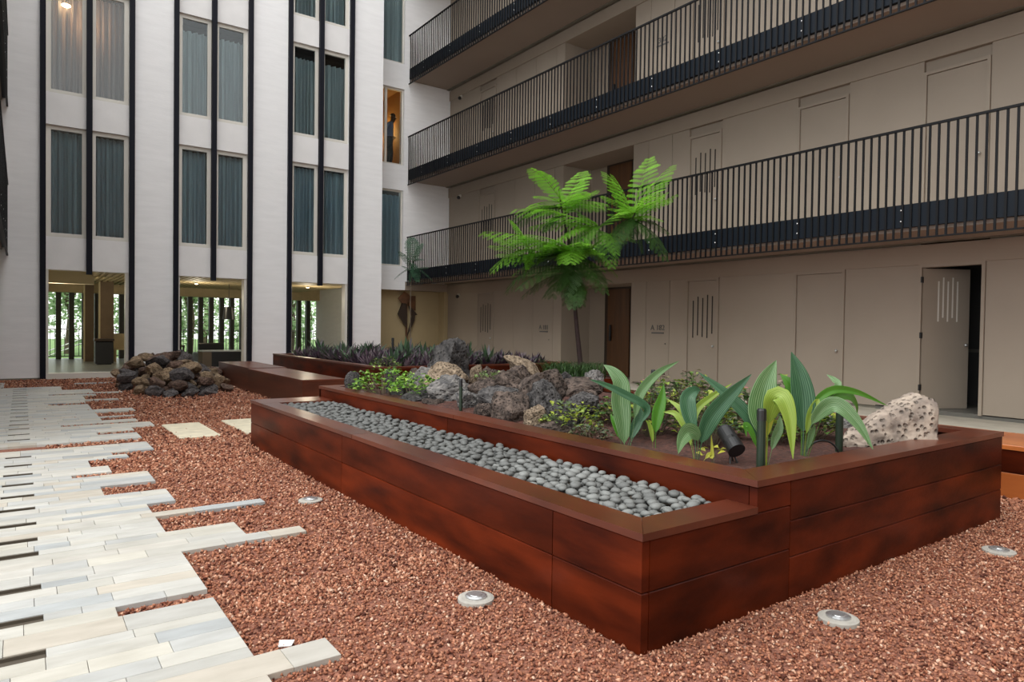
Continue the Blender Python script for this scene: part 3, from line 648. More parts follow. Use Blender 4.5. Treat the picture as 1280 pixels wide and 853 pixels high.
ob = empty('orange_bench', (6.5, 2, 0), label='long low orange-brown bench between the planter and the walkway', cat='bench')
for i, (y0, y1) in enumerate(((-1.2, .5), (.5, 2.2), (2.2, 3.9), (3.9, 5.6))):
    board('top_board', (6.09, y0+G, .375), (6.9, y1-G, .41), ob, 'woodorange')
    board('side_board', (6.10, y0+G, .20), (6.14, y1-G, .372), ob, 'wood'); board('side_board', (6.10, y0+G, -.02), (6.14, y1-G, .197), ob, 'woodorange'); board('side_board', (6.85, y0+G, -.02), (6.89, y1-G, .372), ob, 'wood')
for y in (-1.2, 5.56): board('end_board', (6.14, y, -.02), (6.85, y+.04, .372), ob, 'wood')

for (x0, x1, y0, y1, z, lab) in ((3.40, 4.05, 10.05, 13.05, .43, 'red-brown wooden bench block next to the main planter'), (3.42, 4.10, 13.06, 15.45, .44, 'red-brown wooden bench block touching the lava rock pile')):
    t = empty('bench_block', ((x0+x1)/2, (y0+y1)/2, 0), label=lab, cat='bench')
    MB().cham((x0, y0, -.02), (x1, y1, z-.03), .003).obj('body', MT['bench'], t)
    ym = (y0+y1)/2
    for a, b in ((y0-.004, ym), (ym+.004, y1+.004)): MB().cham((x0-.004, a, z-.03), (x1+.004, b, z), .004).obj('top_board', MT['bench'], t)

# ------------------------------------------------------------------ pebbles
R_ = random.Random(5)
pm = []
def blob(seed, sub, n_amp, sc=(1, 1, 1), m=None, name='pebble', smooth=True, freq=1.2):
    bm = bmesh.new(); bmesh.ops.create_icosphere(bm, subdivisions=sub, radius=1)
    for v in bm.verts:
        d = 1+n_amp*noise.noise(v.co*freq+Vector((seed*7.3, seed*3.1, 0))); v.co = Vector((v.co.x*d*sc[0], v.co.y*d*sc[1], v.co.z*d*sc[2]))
    me = bpy.data.meshes.new(name); bm.to_mesh(me); bm.free()
    if smooth: me.polygons.foreach_set('use_smooth', [True]*len(me.polygons))
    if m: me.materials.append(m)
    return me
for i in range(5): pm.append(blob(i, 2, .18, (1, .80, .50), MT['pebble']))
def drop(n, sample, radius, flat, room, tries, rng, floor_z):
    # each piece comes to rest on the floor or on the pieces already lying there; room(x, y) is how high the heap may grow
    P = np.zeros((0, 4)); out = []
    for _ in range(n):
        sz = radius(rng); R0_ = sz; best = None
        C = np.array([sample(rng, sz) for _ in range(tries)])
        if len(P):
            d2 = (C[:, None, 0]-P[None, :, 0])**2+(C[:, None, 1]-P[None, :, 1])**2
            g2 = (R0_+P[None, :, 3])**2-d2
            zr = np.where(g2 > 0, P[None, :, 2]+flat*np.sqrt(np.maximum(g2, 0)), -1e9).max(1)
        else: zr = np.full(len(C), -1e9)
        zr = np.maximum(zr, floor_z+flat*R0_*.8)
        sl = zr-np.array([room(*c) for c in C]); k = int(sl.argmin())
        if sl[k] > 0: continue
        P = np.vstack([P, [C[k, 0], C[k, 1], zr[k], R0_]]); out.append((C[k, 0], C[k, 1], zr[k], R0_))
    return out
rgp = np.random.default_rng(12)
PR = .90
def pebble_spot(rg, r_):
    m = r_/PR*1.06
    return (rg.uniform(PX0+RW+m, PXM-m), rg.uniform(PY0+RW+m, 6.855-m))
peb = drop(1500, pebble_spot, lambda rg: PR*rg.uniform(.024, .037), .52, lambda x, y: .462, 26, rgp, .422)
peb = [(x, y, r_/PR, z) for x, y, z, r_ in peb]
peb.sort(key=lambda p: p[1])
far = MB()
base_v = [v.co.copy() for v in pm[0].vertices]; base_f = [tuple(p.vertices) for p in pm[0].polygons]
cnt = 0
for i, (x, y, s_, z) in enumerate(peb):
    e = Euler((R_.uniform(-.12, .12), R_.uniform(-.12, .12), R_.uniform(0, 6.28)))
    if i < 300:
        link('grey_pebble', pm[i % 5], loc=(x, y, z), rot=e, scale=(s_, s_, s_), label='smooth grey pebble in the lower tier of the main planter', cat='pebble', group='grey pebbles in the planter strip')
    else:
        n0 = len(far.v); mm = e.to_matrix()
        far.v += [tuple(mm @ (c*s_)+Vector((x, y, z))) for c in base_v]; far.f += [tuple(n0+k for k in f_) for f_ in base_f]; far.c += [None]*len(base_f)
far.obj('grey_pebbles', MT['pebble'], smooth=True, label='strip of smooth grey pebbles in the lower tier, towards the benches', cat='pebbles', kind='stuff')

# ------------------------------------------------------------------ rocks
def rock_mesh(seed, m, sub=5, ang=11):
    r = random.Random(seed); bm = bmesh.new(); bmesh.ops.create_icosphere(bm, subdivisions=sub, radius=1)
    planes = [(Vector((r.gauss(0, 1), r.gauss(0, 1), r.gauss(0, 1))).normalized(), r.uniform(.46, .78)) for _ in range(ang)]
    off = Vector((seed*5.7 % 97, seed*2.3 % 89, 1.7))
    for v in bm.verts:
        p = v.co.copy()
        for nn, d in planes:
            k = p.dot(nn)
            if k > d: p -= nn*(k-d)*.96
        q = p
        p = p*(1+.16*noise.noise(q*1.4+off)+.09*noise.noise(q*3.3+off)+.05*noise.noise(q*6.5+off)-.06*abs(noise.noise(q*11+off))-.05*abs(noise.noise(q*23+off)))
        v.co = p
    mx = [max(abs(v.co[i]) for v in bm.verts) for i in range(3)]
    for v in bm.verts: v.co = Vector((v.co.x/mx[0], v.co.y/mx[1], v.co.z/mx[2]))
    me = bpy.data.meshes.new('rock'); bm.to_mesh(me); bm.free(); me.materials.append(m); me.polygons.foreach_set('use_smooth', [True]*len(me.polygons))
    return me
RM = [MT['rock0'], MT['rock1'], MT['rock2'], MT['rock3']]
FILL = [(3.25, 4.05, .68, .20, 0), (3.45, 4.75, .74, .24, 0), (2.98, 4.48, .66, .16, 1), (3.30, 5.55, .78, .22, 0), (3.75, 4.9, .80, .28, 0), (3.9, 5.4, .92, .30, 1), (3.55, 6.55, .80, .26, 1), (2.98, 5.2, .66, .18, 1), (4.3, 5.1, .84, .30, 0), (3.9, 4.35, .78, .24, 1), (3.05, 6.1, .66, .18, 0)]
BED_ROCKS=[ (3.83,6.50,1.14,0.48,0),(4.20,5.60,1.09,0.38,2),(3.48,6.00,0.90,0.39,2),(3.79,5.90,0.94,0.16,2),(3.71,5.50,0.88,0.23,1),(3.42,6.30,0.89,0.37,3),(3.20,6.50,0.81,0.25,3),(3.13,5.24,0.86,0.39,3),(3.00,5.66,0.67,0.36,0),(3.02,4.82,0.75,0.18,3),(3.30,5.00,0.85,0.24,1),(3.16,4.52,0.85,0.34,0),(3.60,5.10,0.87,0.32,1),(3.03,4.18,0.78,0.25,1),(3.39,4.30,0.97,0.35,1),(3.31,4.15,0.86,0.25,0),(3.05,3.95,0.69,0.20,2),(3.01,3.66,0.64,0.31,1),(3.55,4.00,0.79,0.31,0),(4.13,4.70,0.84,0.42,1),(3.17,3.75,0.74,0.23,0),(5.37,5.60,0.80,0.27,3),(2.89,6.90,0.78,0.15,0),(5.02,2.75,0.63,0.25,3) ]
RL = ['big dark lava boulder at the back of the rock group by the purple plants', 'tan pointed slab rock leaning upright behind the boulders', 'flat tan slab lying against the big dark boulder', 'small tan upright stone right of the big dark boulder', 'small flat reddish brown stone behind the dark rounded boulder', 'grey rock behind the green groundcover', 'smooth blue-grey rock between the green groundcover clumps',
 'large speckled grey rock behind the thin green post', 'low dark speckled rock on the planter rim below the groundcover', 'grey angular rock right of the thin green post', 'dark brown rock between speckled rock and rounded boulder', 'large rounded porous charcoal boulder', 'brown flat-topped rock above the rounded charcoal boulder', 'upright rounded brown boulder at the rim',
 'broad brown boulder crowning the rock group', 'dark overhanging rock under the crowning boulder', 'small tan porous stone at the rim', 'low flat brown rock lying along the rim', 'dark bluish rock beside the yellow-green groundcover', 'long brown ridge rock below the sapling', 'dark rock in the hollow under the crowning boulder', 'small grey rock at the back rim below the sapling', 'little charcoal rock at the planter end under groundcover', 'grey porous rock behind the arching palm leaves']
SHIFT = {0: (0.014, 0.005, 1), 2: (-0.011, -0.049, 1), 4: (-0.007, -0.002, 1), 5: (0.005, 0.003, 1), 6: (-0.003, 0.028, 1), 7: (0.014, 0.010, 1), 10: (-0.005, -0.004, 1), 11: (-0.008, 0.004, 1), 12: (0.005, 0.010, 1), 13: (-0.005, -0.002, 1), 14: (0.068, 0.088, 1), 15: (-0.029, -0.033, 1), 16: (-0.021, -0.015, 1), 17: (-0.026, -0.024, 1), 18: (0.006, 0.004, 1), 20: (0.010, -0.005, 1), 21: (-0.014, 0.000, 1), 24: (0.027, -0.098, 1), 28: (-0.000, -0.034, 1), 29: (0.005, -0.035, .85), 30: (-0.023, 0.077, 1), 31: (-0.080, -0.058, 1)}
RL += ['small dark filler stone wedged between the boulders']*len(FILL)
for i, (x, y, zt, wd, c) in enumerate(BED_ROCKS+FILL):
    wd *= 1.22; x = min(max(x, PXM+.13+wd*.40), PX1-.1-wd*.4); y = min(y, PY1-.15-wd*.3)
    zb_ = soil_z(x, y)-.10; h = zt-zb_
    dx_, dy_, k_ = SHIFT.get(i, (0, 0, 1)); x += dx_; y += dy_; wd *= k_
    o = link('lava_rock', rock_mesh(100+i, RM[c]), loc=(x, y, (zt+zb_)/2), rot=(0, 0, rnd.uniform(0, 6.28)), scale=(wd*.54, wd*.50, h*.5), label=RL[i], cat='rock', group='lava rocks in the main planter')
bpy.data.objects['lava_rock.001'].rotation_euler = (0, rad(35), rad(-36)); bpy.data.objects['lava_rock.001'].scale = (.27, .17, .16)
# big pale rock, a tilted wedge
bm = bmesh.new(); bmesh.ops.create_icosphere(bm, subdivisions=6, radius=1)
PRF = [(-1, .02), (-.6, .12), (-.2, .19), (.25, .26), (.62, .305), (.80, .30), (.90, .24), (1, .10)]
for v in bm.verts:
    p = v.co.copy(); u = max(-1, min(1, p.x))
    for (u0_, h0), (u1_, h1) in zip(PRF[:-1], PRF[1:]):
        if u0_ <= u <= u1_: top = h0+(h1-h0)*(u-u0_)/(u1_-u0_)
    rr = math.sqrt(max(1e-6, 1-u*u)); zn = p.z/rr if rr > .02 else 0; yn = p.y/rr if rr > .02 else 0
    zn = max(-1, min(1, zn*1.25)); yn = max(-1, min(1, yn*1.2))
    edge = 1-.75*max(0, abs(u)-.75)/.25
    z_ = zn*top if zn > 0 else zn*.08
    y_ = yn*(.15+.05*u)*edge*(1-.35*max(0, zn))
    x_ = u*.31+.03*max(0, zn)*(1 if u > .3 else 0)
    q = Vector((x_, y_, z_)); nz = .022*noise.noise(q*6)+.016*noise.noise(q*14)-.014*abs(noise.noise(q*30))-.010*abs(noise.noise(q*55))
    v.co = q+(q.normalized() if q.length > .01 else Vector((0, 0, 1)))*nz
me = bpy.data.meshes.new('big_rock'); bm.to_mesh(me); bm.free(); me.materials.append(MT['rockbig']); me.polygons.foreach_set('use_smooth', [True]*len(me.polygons))
link('lava_rock', me, loc=(4.50, 2.13, .55), rot=(0, 0, rad(-26)), label='large pale pitted wedge-shaped rock near the bench end of the bed', cat='rock', group='lava rocks in the main planter')
# rock pile by the facade
R_ = random.Random(11); rgr = np.random.default_rng(4); QR = .86
def heap(x, y):
    h1 = .54*(1-((x-2.32)/.98)**2-((y-14.9)/2.45)**2); h2 = .20*(1-((x-3.05)/.55)**2-((y-16.35)/.75)**2)
    return max(h1, h2)
def pile_spot(rg, r_):
    for _ in range(40):
        x = rg.uniform(1.42+r_, 3.60); y = rg.uniform(12.4+r_, YB-.12-r_)
        if heap(x, y) > -.02 and not (y-r_ < 15.47 and x+r_ > 3.40): break
    return (x, y)
pile = drop(150, pile_spot, lambda rg: QR*rg.uniform(.15, .27), .62, lambda x, y: heap(x, y)+.10, 40, rgr, -.02)
for i, (x, y, z, r_) in enumerate(pile):
    s_ = r_/QR; c = R_.choice([0, 1, 1, 2, 2, 1, 0])
    tone = {0: 'charcoal', 1: 'brown', 2: 'tan'}[c]; lvl = 'on top' if z > .38 else 'halfway up' if z > .18 else 'at the foot'
    link('pile_rock', rock_mesh(300+i, MT['pile%d' % c], 4, 12), loc=(x, y, z), rot=(R_.uniform(-.15, .15), R_.uniform(-.15, .15), R_.random()*6.28), scale=(s_, s_*R_.uniform(.78, .95), s_*.62), label='%s rough lava rock %s of the pile before the facade' % (tone, lvl), cat='rock', group='%s rocks %s of the facade pile' % (tone, lvl))

# ------------------------------------------------------------------ plants
def catmull(P, n):
    P = [Vector(p) for p in P]; P = [P[0]*2-P[1]]+P+[P[-1]*2-P[-2]]; out = []
    m = len(P)-3
    for s_ in range(n+1):
        t = s_/n*m; i = min(int(t), m-1); t -= i
        a, b, c, d = P[i:i+4]
        out.append(.5*((2*b)+(c-a)*t+(2*a-5*b+4*c-d)*t*t+(3*b-a-3*c+d)*t**3))
    return out
def blade(P, width, mi, parent, stalk=.22, name='leaf', n=22, cross=8, seed=0, face=Vector((-.55, -.78, .30))):
    r = random.Random(seed); pts = catmull(P, n); mb = MB(); uv = []
    N_ = (face+Vector((r.uniform(-.3, .3), r.uniform(-.3, .3), r.uniform(-.2, .3)))).normalized()
    for i, p in enumerate(pts):
        t = i/n; T_ = (pts[min(i+1, n)]-pts[max(i-1, 0)]).normalized()
        s_ = T_.cross(N_)
        if s_.length < .05: s_ = Vector((1, 0, 0))
        s_.normalize(); nn = s_.cross(T_).normalized()
        if t < stalk: w_ = .05+.02*t
        else:
            u = (t-stalk)/(1-stalk); w_ = max(.03, math.sin(math.pi*min(1, u*.94+.06)**.75)**.85)
        w_ *= width*.5
        for k in range(cross+1):
            q = k/cross*2-1
            lift = abs(q)*w_*.35+(.5 if k % 2 else -.5)*w_*.10
            mb.v.append(tuple(p+s_*(q*w_)+nn*lift))
    for i in range(n):
        for k in range(cross):
            a = i*(cross+1)+k; mb.face((a, a+1, a+cross+2, a+cross+1))
            for (kk, ii) in ((k, i), (k+1, i), (k+1, i+1), (k, i+1)): uv += [kk/cross, ii/n]
    mb.uv = uv
    return mb.obj(name, PALM[mi], parent, smooth=True)
LEAF_CLUMPS=[ ('A',(3.035,3.007,0.550),[
  ([(3.035,3.007,0.554),(3.035,3.035,0.685),(3.039,3.059,0.797),(3.053,3.076,0.910),(3.027,3.121,0.983),(2.997,3.168,1.022)],0.110,2),
  ([(3.047,2.998,0.554),(3.088,2.941,0.660),(3.110,2.899,0.769),(2.975,2.968,0.857),(2.861,3.022,0.914),(2.774,3.056,0.946)],0.045,0),
  ([(3.060,2.989,0.559),(3.114,3.000,0.717),(3.168,3.011,0.853),(3.284,2.977,0.972),(3.425,2.923,1.052)],0.057,2),
  ([(3.040,3.003,0.550),(3.102,3.009,0.601),(3.165,3.015,0.695),(3.198,3.043,0.765)],0.057,0),
  ([(3.027,3.013,0.550),(3.005,3.062,0.651),(2.996,3.101,0.721)],0.033,1)]),
 ('B',(3.089,2.810,0.550),[
  ([(3.092,2.808,0.554),(3.101,2.819,0.643),(3.121,2.823,0.744),(3.149,2.820,0.830),(3.170,2.823,0.921)],0.067,1),
  ([(3.079,2.817,0.554),(3.069,2.814,0.607),(3.048,2.818,0.678),(3.022,2.826,0.711)],0.024,3)]),
 ('C',(2.948,2.383,0.550),[
  ([(2.948,2.383,0.558),(2.951,2.404,0.680),(2.941,2.433,0.791),(2.947,2.451,0.879),(2.989,2.441,0.919),(3.029,2.432,0.922)],0.077,0),
  ([(2.951,2.381,0.554),(2.951,2.353,0.663),(2.972,2.310,0.795),(3.032,2.239,0.914),(3.100,2.162,1.024)],0.085,0),
  ([(2.948,2.383,0.558),(2.921,2.359,0.673),(2.852,2.363,0.718),(2.791,2.360,0.676),(2.749,2.342,0.612)],0.077,2),
  ([(2.948,2.383,0.558),(2.978,2.427,0.724),(3.032,2.452,0.817),(3.147,2.433,0.888),(3.271,2.407,0.952)],0.036,3),
  ([(2.945,2.386,0.558),(2.958,2.441,0.707),(2.958,2.505,0.807),(2.936,2.584,0.863)],0.036,3),
  ([(2.945,2.386,0.558),(2.938,2.434,0.677),(2.911,2.497,0.786),(2.877,2.563,0.797)],0.032,3),
  ([(2.951,2.381,0.558),(2.997,2.348,0.579),(3.013,2.337,0.579),(3.011,2.341,0.692)],0.026,4)]),
 ('D',(3.204,2.145,0.550),[
  ([(3.207,2.143,0.554),(3.214,2.160,0.703),(3.214,2.181,0.837),(3.253,2.175,0.981),(3.309,2.156,1.094)],0.127,2),
  ([(3.207,2.143,0.554),(3.220,2.173,0.668),(3.181,2.241,0.792),(3.108,2.334,0.909),(3.016,2.439,1.020)],0.072,0),
  ([(3.210,2.140,0.554),(3.199,2.133,0.756),(3.197,2.116,0.853),(3.195,2.098,0.902)],0.072,4),
  ([(3.213,2.138,0.554),(3.184,2.114,0.743),(3.168,2.080,0.874),(3.166,2.033,0.909),(3.164,1.982,0.807),(3.143,1.943,0.612)],0.100,3),
  ([(3.213,2.138,0.554),(3.270,2.133,0.662),(3.316,2.134,0.731),(3.344,2.149,0.792)],0.044,2),
  ([(3.200,2.147,0.554),(3.155,2.183,0.689),(3.123,2.208,0.752),(3.126,2.204,0.688)],0.032,1)]),
 ('E',(3.587,2.159,0.550),[
  ([(3.587,2.159,0.554),(3.602,2.167,0.705),(3.610,2.180,0.857),(3.601,2.206,1.009),(3.581,2.238,1.133)],0.119,0),
  ([(3.580,2.164,0.554),(3.603,2.181,0.703),(3.605,2.214,0.837),(3.593,2.256,0.946),(3.574,2.302,1.004)],0.081,1),
  ([(3.594,2.154,0.554),(3.580,2.113,0.714),(3.606,2.043,0.829),(3.630,1.972,0.843),(3.666,1.889,0.752),(3.688,1.817,0.627)],0.081,2),
  ([(3.590,2.156,0.554),(3.638,2.158,0.772),(3.752,2.110,0.908),(3.902,2.033,0.908),(4.082,1.932,0.826)],0.042,1),
  ([(3.594,2.154,0.554),(3.682,2.157,0.769),(3.786,2.146,0.860),(3.891,2.133,0.900)],0.055,0),
  ([(3.597,2.151,0.554),(3.710,2.138,0.813),(3.842,2.107,0.930),(3.877,2.145,0.970),(3.890,2.198,0.997)],0.038,2),
  ([(3.601,2.149,0.554),(3.757,2.111,0.839),(3.894,2.081,0.882),(3.992,2.078,0.829),(4.057,2.096,0.752)],0.055,1),
  ([(3.590,2.156,0.554),(3.614,2.144,0.741),(3.649,2.121,0.844),(3.663,2.112,0.873)],0.042,3),
  ([(3.594,2.154,0.554),(3.605,2.118,0.677),(3.595,2.096,0.732)],0.030,2)]) ]

CL = {'A': 'palm-grass clump with one long leaf folded over, beside the rocks', 'B': 'single narrow bright green palm-grass shoot', 'C': 'palm-grass clump with a drooping pale leaf, left of the spotlight', 'D': 'palm-grass clump with wide striped and yellow leaves, right of the spotlight', 'E': 'tall palm-grass clump arching towards the pale pitted rock'}
for j, (nm, b, leaves) in enumerate(LEAF_CLUMPS):
    t = empty('palm_grass', b, label=CL[nm], cat='plant', group='palm-grass clumps in the main planter')
    for i, (P, wd, c) in enumerate(leaves):
        P = [Vector(p) for p in P]; P[0].z = .50
        blade(P, wd*1.12, c, t, stalk=.25 if nm != 'A' or i else .05, seed=j*20+i)

from mathutils.bvhtree import BVHTree
ROCK_T = []
for o in list(bpy.data.objects):
    if o.name.startswith('lava_rock'):
        m_ = Matrix.LocRotScale(o.location, o.rotation_euler, o.scale)
        ROCK_T.append((o.location.copy(), max(o.scale)*1.1, BVHTree.FromPolygons([m_ @ v.co for v in o.data.vertices], [tuple(p.vertices) for p in o.data.polygons])))
POSTS = [(2.885, 4.71), (4.05, 2.20), (3.105, 2.10), (4.50, 4.13), (4.55, 2.75), (3.17, 2.33)]
def rest_z(x, y, z, reach):
    # height at which a leaf clears the stones below it; None where it would have to climb a tall stone or stand in a post
    if any((x-a)**2+(y-b)**2 < (.035+reach)**2 for a, b in POSTS): return None
    z1 = z
    for c_, r_, t_ in ROCK_T:
        if (c_.x-x)**2+(c_.y-y)**2 > (r_+reach)**2: continue
        for a, b in ((0, 0), (reach, 0), (-reach, 0), (0, reach), (0, -reach)):
            h = t_.ray_cast(Vector((x+a, y+b, 2)), Vector((0, 0, -1)))
            if h[0] is not None: z1 = max(z1, h[0].z+.012)
    return z1 if z1-z < .10 else None
def leafy(name, c, rx, ry, h, nl, size, cols, seed, label, cat, group=None, flowers=0, fcol=(.8, .25, .3)):
    r = random.Random(seed); t = empty(name, c, label=label, cat=cat, group=group)
    fo = MB(); st = MB()
    for i in range(nl):
        a = r.random()*6.283; q = math.sqrt(r.random()); x = c[0]+rx*q*math.cos(a); y = c[1]+ry*q*math.sin(a); z = c[2]+h*(1-q*q*.7)*r.uniform(.35, 1)
        l = size*r.uniform(.6, 1.2)
        z = rest_z(x, y, z, l*.75)
        if z is None: continue
        d = Vector((math.cos(a)+r.uniform(-.9, .9), math.sin(a)+r.uniform(-.9, .9), r.uniform(-.1, .7))).normalized()
        s_ = d.cross(Vector((r.uniform(-.4, .4), r.uniform(-.4, .4), 1))).normalized()*l*.36; p = Vector((x, y, z)); up = Vector((0, 0, l*.12))
        f_ = r.random(); k = r.choice(cols); fo.col = tuple(v*(.75+.5*f_) for v in k)
        n0 = len(fo.v); fo.v += [tuple(p), tuple(p+d*l*.5+s_+up), tuple(p+d*l*.9-up), tuple(p+d*l*.5-s_+up), tuple(p+d*l*.5)]
        fo.face((n0, n0+1, n0+2, n0+4)); fo.face((n0, n0+4, n0+2, n0+3))
        if i % 6 == 0:
            bx, by = c[0]+(x-c[0])*.4, c[1]+(y-c[1])*.4; zb_ = rest_z(bx, by, c[2], .004); zm = rest_z((bx+x)/2, (by+y)/2, (c[2]+z)/2, .004)
            if zb_ == c[2] and zm is not None: st.tube([(bx, by, c[2]-.05), ((bx+x)/2, (by+y)/2, zm), (x, y, z)], [.005, .004, .003], 4, False)
    fo.obj('foliage', MT['leafcol'], t); st.obj('stems', MT['bark'], t)
    for i in range(flowers):
        a = r.random()*6.283; q = math.sqrt(r.random())*.9; p = Vector((c[0]+rx*q*math.cos(a), c[1]+ry*q*math.sin(a), c[2]+h*(1-q*q*.6)+.01))
        fl = MB(); fl.col = fcol
        for k in range(4):
            b = k*1.5708+r.random(); d = Vector((math.cos(b), math.sin(b), .25))*.02; s_ = Vector((-math.sin(b), math.cos(b), 0))*.011; fl.quad(p, p+d*.6+s_, p+d, p+d*.6-s_)
        fl.obj('flower', MT['leafcol'], t)
    return t
GR = [(.06, .13, .03), (.10, .19, .04), (.16, .28, .05), (.22, .33, .07)]
DK = [(.035, .06, .025), (.06, .09, .035), (.09, .10, .05), (.14, .12, .05), (.10, .05, .035)]
YG = [(.30, .36, .04), (.22, .30, .04), (.10, .15, .04), (.06, .09, .03)]
R_ = random.Random(21)
leafy('groundcover_plant', (2.98, 6.35, .56), .28, .32, .30, 240, .065, [(.10, .24, .02), (.18, .38, .04), (.30, .48, .08), (.05, .12, .02)], 1, 'bright green groundcover clump at the bench end of the bed', 'plant')
leafy('groundcover_plant', (3.02, 5.75, .60), .22, .30, .22, 220, .06, [(.10, .24, .02), (.18, .38, .04), (.30, .48, .08), (.05, .12, .02)], 2, 'bright green groundcover clump among the speckled rocks', 'plant')
leafy('groundcover_plant', (2.90, 6.85, .56), .12, .15, .12, 70, .05, GR, 3, 'tiny green groundcover tuft on the corner of the rim', 'plant')
leafy('groundcover_plant', (3.42, 5.15, .78), .10, .12, .07, 60, .04, [(.12, .20, .05), (.2, .28, .09)], 4, 'thin green moss tuft between the boulders', 'plant')
leafy('groundcover_plant', (3.08, 3.58, .55), .20, .20, .16, 220, .055, YG, 5, 'yellow-green groundcover beside the folded palm leaf', 'plant')
leafy('groundcover_plant', (2.98, 3.25, .54), .13, .14, .10, 130, .045, DK, 6, 'dark small-leaved groundcover spilling onto the rim', 'plant')
i = 0
for (x, y) in ((3.62, 3.62), (4.06, 3.42), (3.44, 3.20), (3.86, 3.00), (4.32, 3.02), (3.50, 2.78), (4.50, 3.44), (4.24, 3.84), (4.70, 3.86), (3.94, 2.58), (4.36, 2.60), (4.78, 3.02)):
    leafy('flowering_groundcover', (x, y, soil_z(x, y)), .185, .185, .24+.07*(i % 3), 300, .062, DK+YG[:2]+GR[:2], 40+i, 'low leafy groundcover with small pink flowers behind the palm-grass', 'plant', 'flowering groundcover in the main planter', flowers=(4 if i % 2 else 2), fcol=((.75, .30, .28), (.8, .55, .45))[i % 2]); i += 1
leafy('yellow_seedling', (3.04, 2.36, .55), .05, .05, .10, 12, .05, [(.45, .45, .05)], 70, 'tiny yellow seedling beside the spotlight', 'plant')

# purple plants of the far planter
def rosette(seed, cols, nl, L):
    r = random.Random(seed); mb = MB()
    for i in range(nl):
        a = r.random()*6.283; el = r.uniform(.5, 1.45); l = L*r.uniform(.6, 1.1); w_ = l*.10
        d = Vector((math.cos(a)*math.cos(el), math.sin(a)*math.cos(el), math.sin(el))); s_ = Vector((-math.sin(a), math.cos(a), 0))*w_
        p = Vector((math.cos(a)*.02, math.sin(a)*.02, 0)); k = r.choice(cols); f_ = r.uniform(.7, 1.3); mb.col = tuple(v*f_ for v in k)
        m_ = p+d*l*.5; e_ = p+d*l+Vector((d.x, d.y, -.3))*l*.15
        n0 = len(mb.v); mb.v += [tuple(p-s_*.5), tuple(p+s_*.5), tuple(m_+s_), tuple(m_-s_), tuple(e_), tuple(m_-Vector((0, 0, w_*.4)))]
        mb.face((n0, n0+1, n0+2, n0+5)); mb.face((n0, n0+5, n0+3)); mb.face((n0+2, n0+4, n0+5)); mb.face((n0+3, n0+5, n0+4))
    return mb.mesh('rosette', MT['leafcol'])
PU = [(.075, .045, .075), (.12, .075, .10), (.20, .15, .17), (.05, .035, .05), (.06, .075, .05)]
ros = [rosette(i, PU, 26, .26) for i in range(6)]
GRN = [rosette(20+i, [(.06, .12, .06), (.10, .17, .09), (.03, .06, .03), (.10, .09, .10)], 16, .46) for i in range(4)]
R_ = random.Random(3); n = 0
pos = []
for i in range(15):
    for j in range(20):
        x = FX0+.32+(FX1-FX0-.62)*(i+R_.uniform(.25, .75))/15; y = FY0+.32+(FY1-FY0-.62)*(j+R_.uniform(.2, .8))/20; pos.append((x, y))
for (x, y) in pos:
    s_ = R_.uniform(.75, 1.2)
    link('purple_plant', R_.choice(ros), loc=(x, y, .53), rot=(0, 0, R_.random()*6.28), scale=(s_, s_, s_), label='small purple spiky-leaved plant in the far planter', cat='plant', group='purple spiky plants in the far planter')
swords = []
for i in range(600):
    p_ = (FX0+.42+R_.random()*2.6, FY0+.42+R_.random()*4.8)
    if len(swords) < 26 and all((p_[0]-a)**2+(p_[1]-b)**2 > .48**2 for a, b in swords): swords.append(p_)
for x, y in swords:
    s_ = R_.uniform(.8, 1.15)
    link('sword_plant', R_.choice(GRN), loc=(x, y, .53), rot=(0, 0, R_.random()*6.28), scale=(s_, s_, s_), label='taller green sword-leaved plant rising among the purple plants', cat='plant', group='green sword-leaved plants in the far planter')
leafy('groundcover_plant', (4.95, 10.5, .54), .25, .3, .2, 150, .06, GR+[(.35, .45, .12)], 80, 'light green leafy plant at the near corner of the far planter', 'plant')
# grass at the sapling's foot
def grass(c, rx, ry, h, nb, seed, label):
    r = random.Random(seed); mb = MB()
    for i in range(nb):
        a = r.random()*6.283; q = math.sqrt(r.random()); p = Vector((c[0]+rx*q*math.cos(a), c[1]+ry*q*math.sin(a), c[2])); b = r.random()*6.283
        d = Vector((math.cos(b), math.sin(b), 0))*h*r.uniform(.3, .8); s_ = Vector((-math.sin(b), math.cos(b), 0))*.006; z = Vector((0, 0, h*r.uniform(.5, 1)))
        k = r.uniform(.6, 1.3); mb.col = (.05*k, .11*k, .03*k); mb.quad(p-s_, p+s_, p+d*.5+z*.8+s_, p+d*.5+z*.8-s_); mb.quad(p+d*.5+z*.8-s_, p+d*.5+z*.8+s_, p+d+z, p+d+z*.98)
    t = empty('grass_tuft', c, label=label, cat='grass'); mb.obj('blades', MT['leafcol'], t)
grass((7.02, 8.1, .48), .45, .55, .26, 800, 5, 'dark fern-like grass around the foot of the sapling')

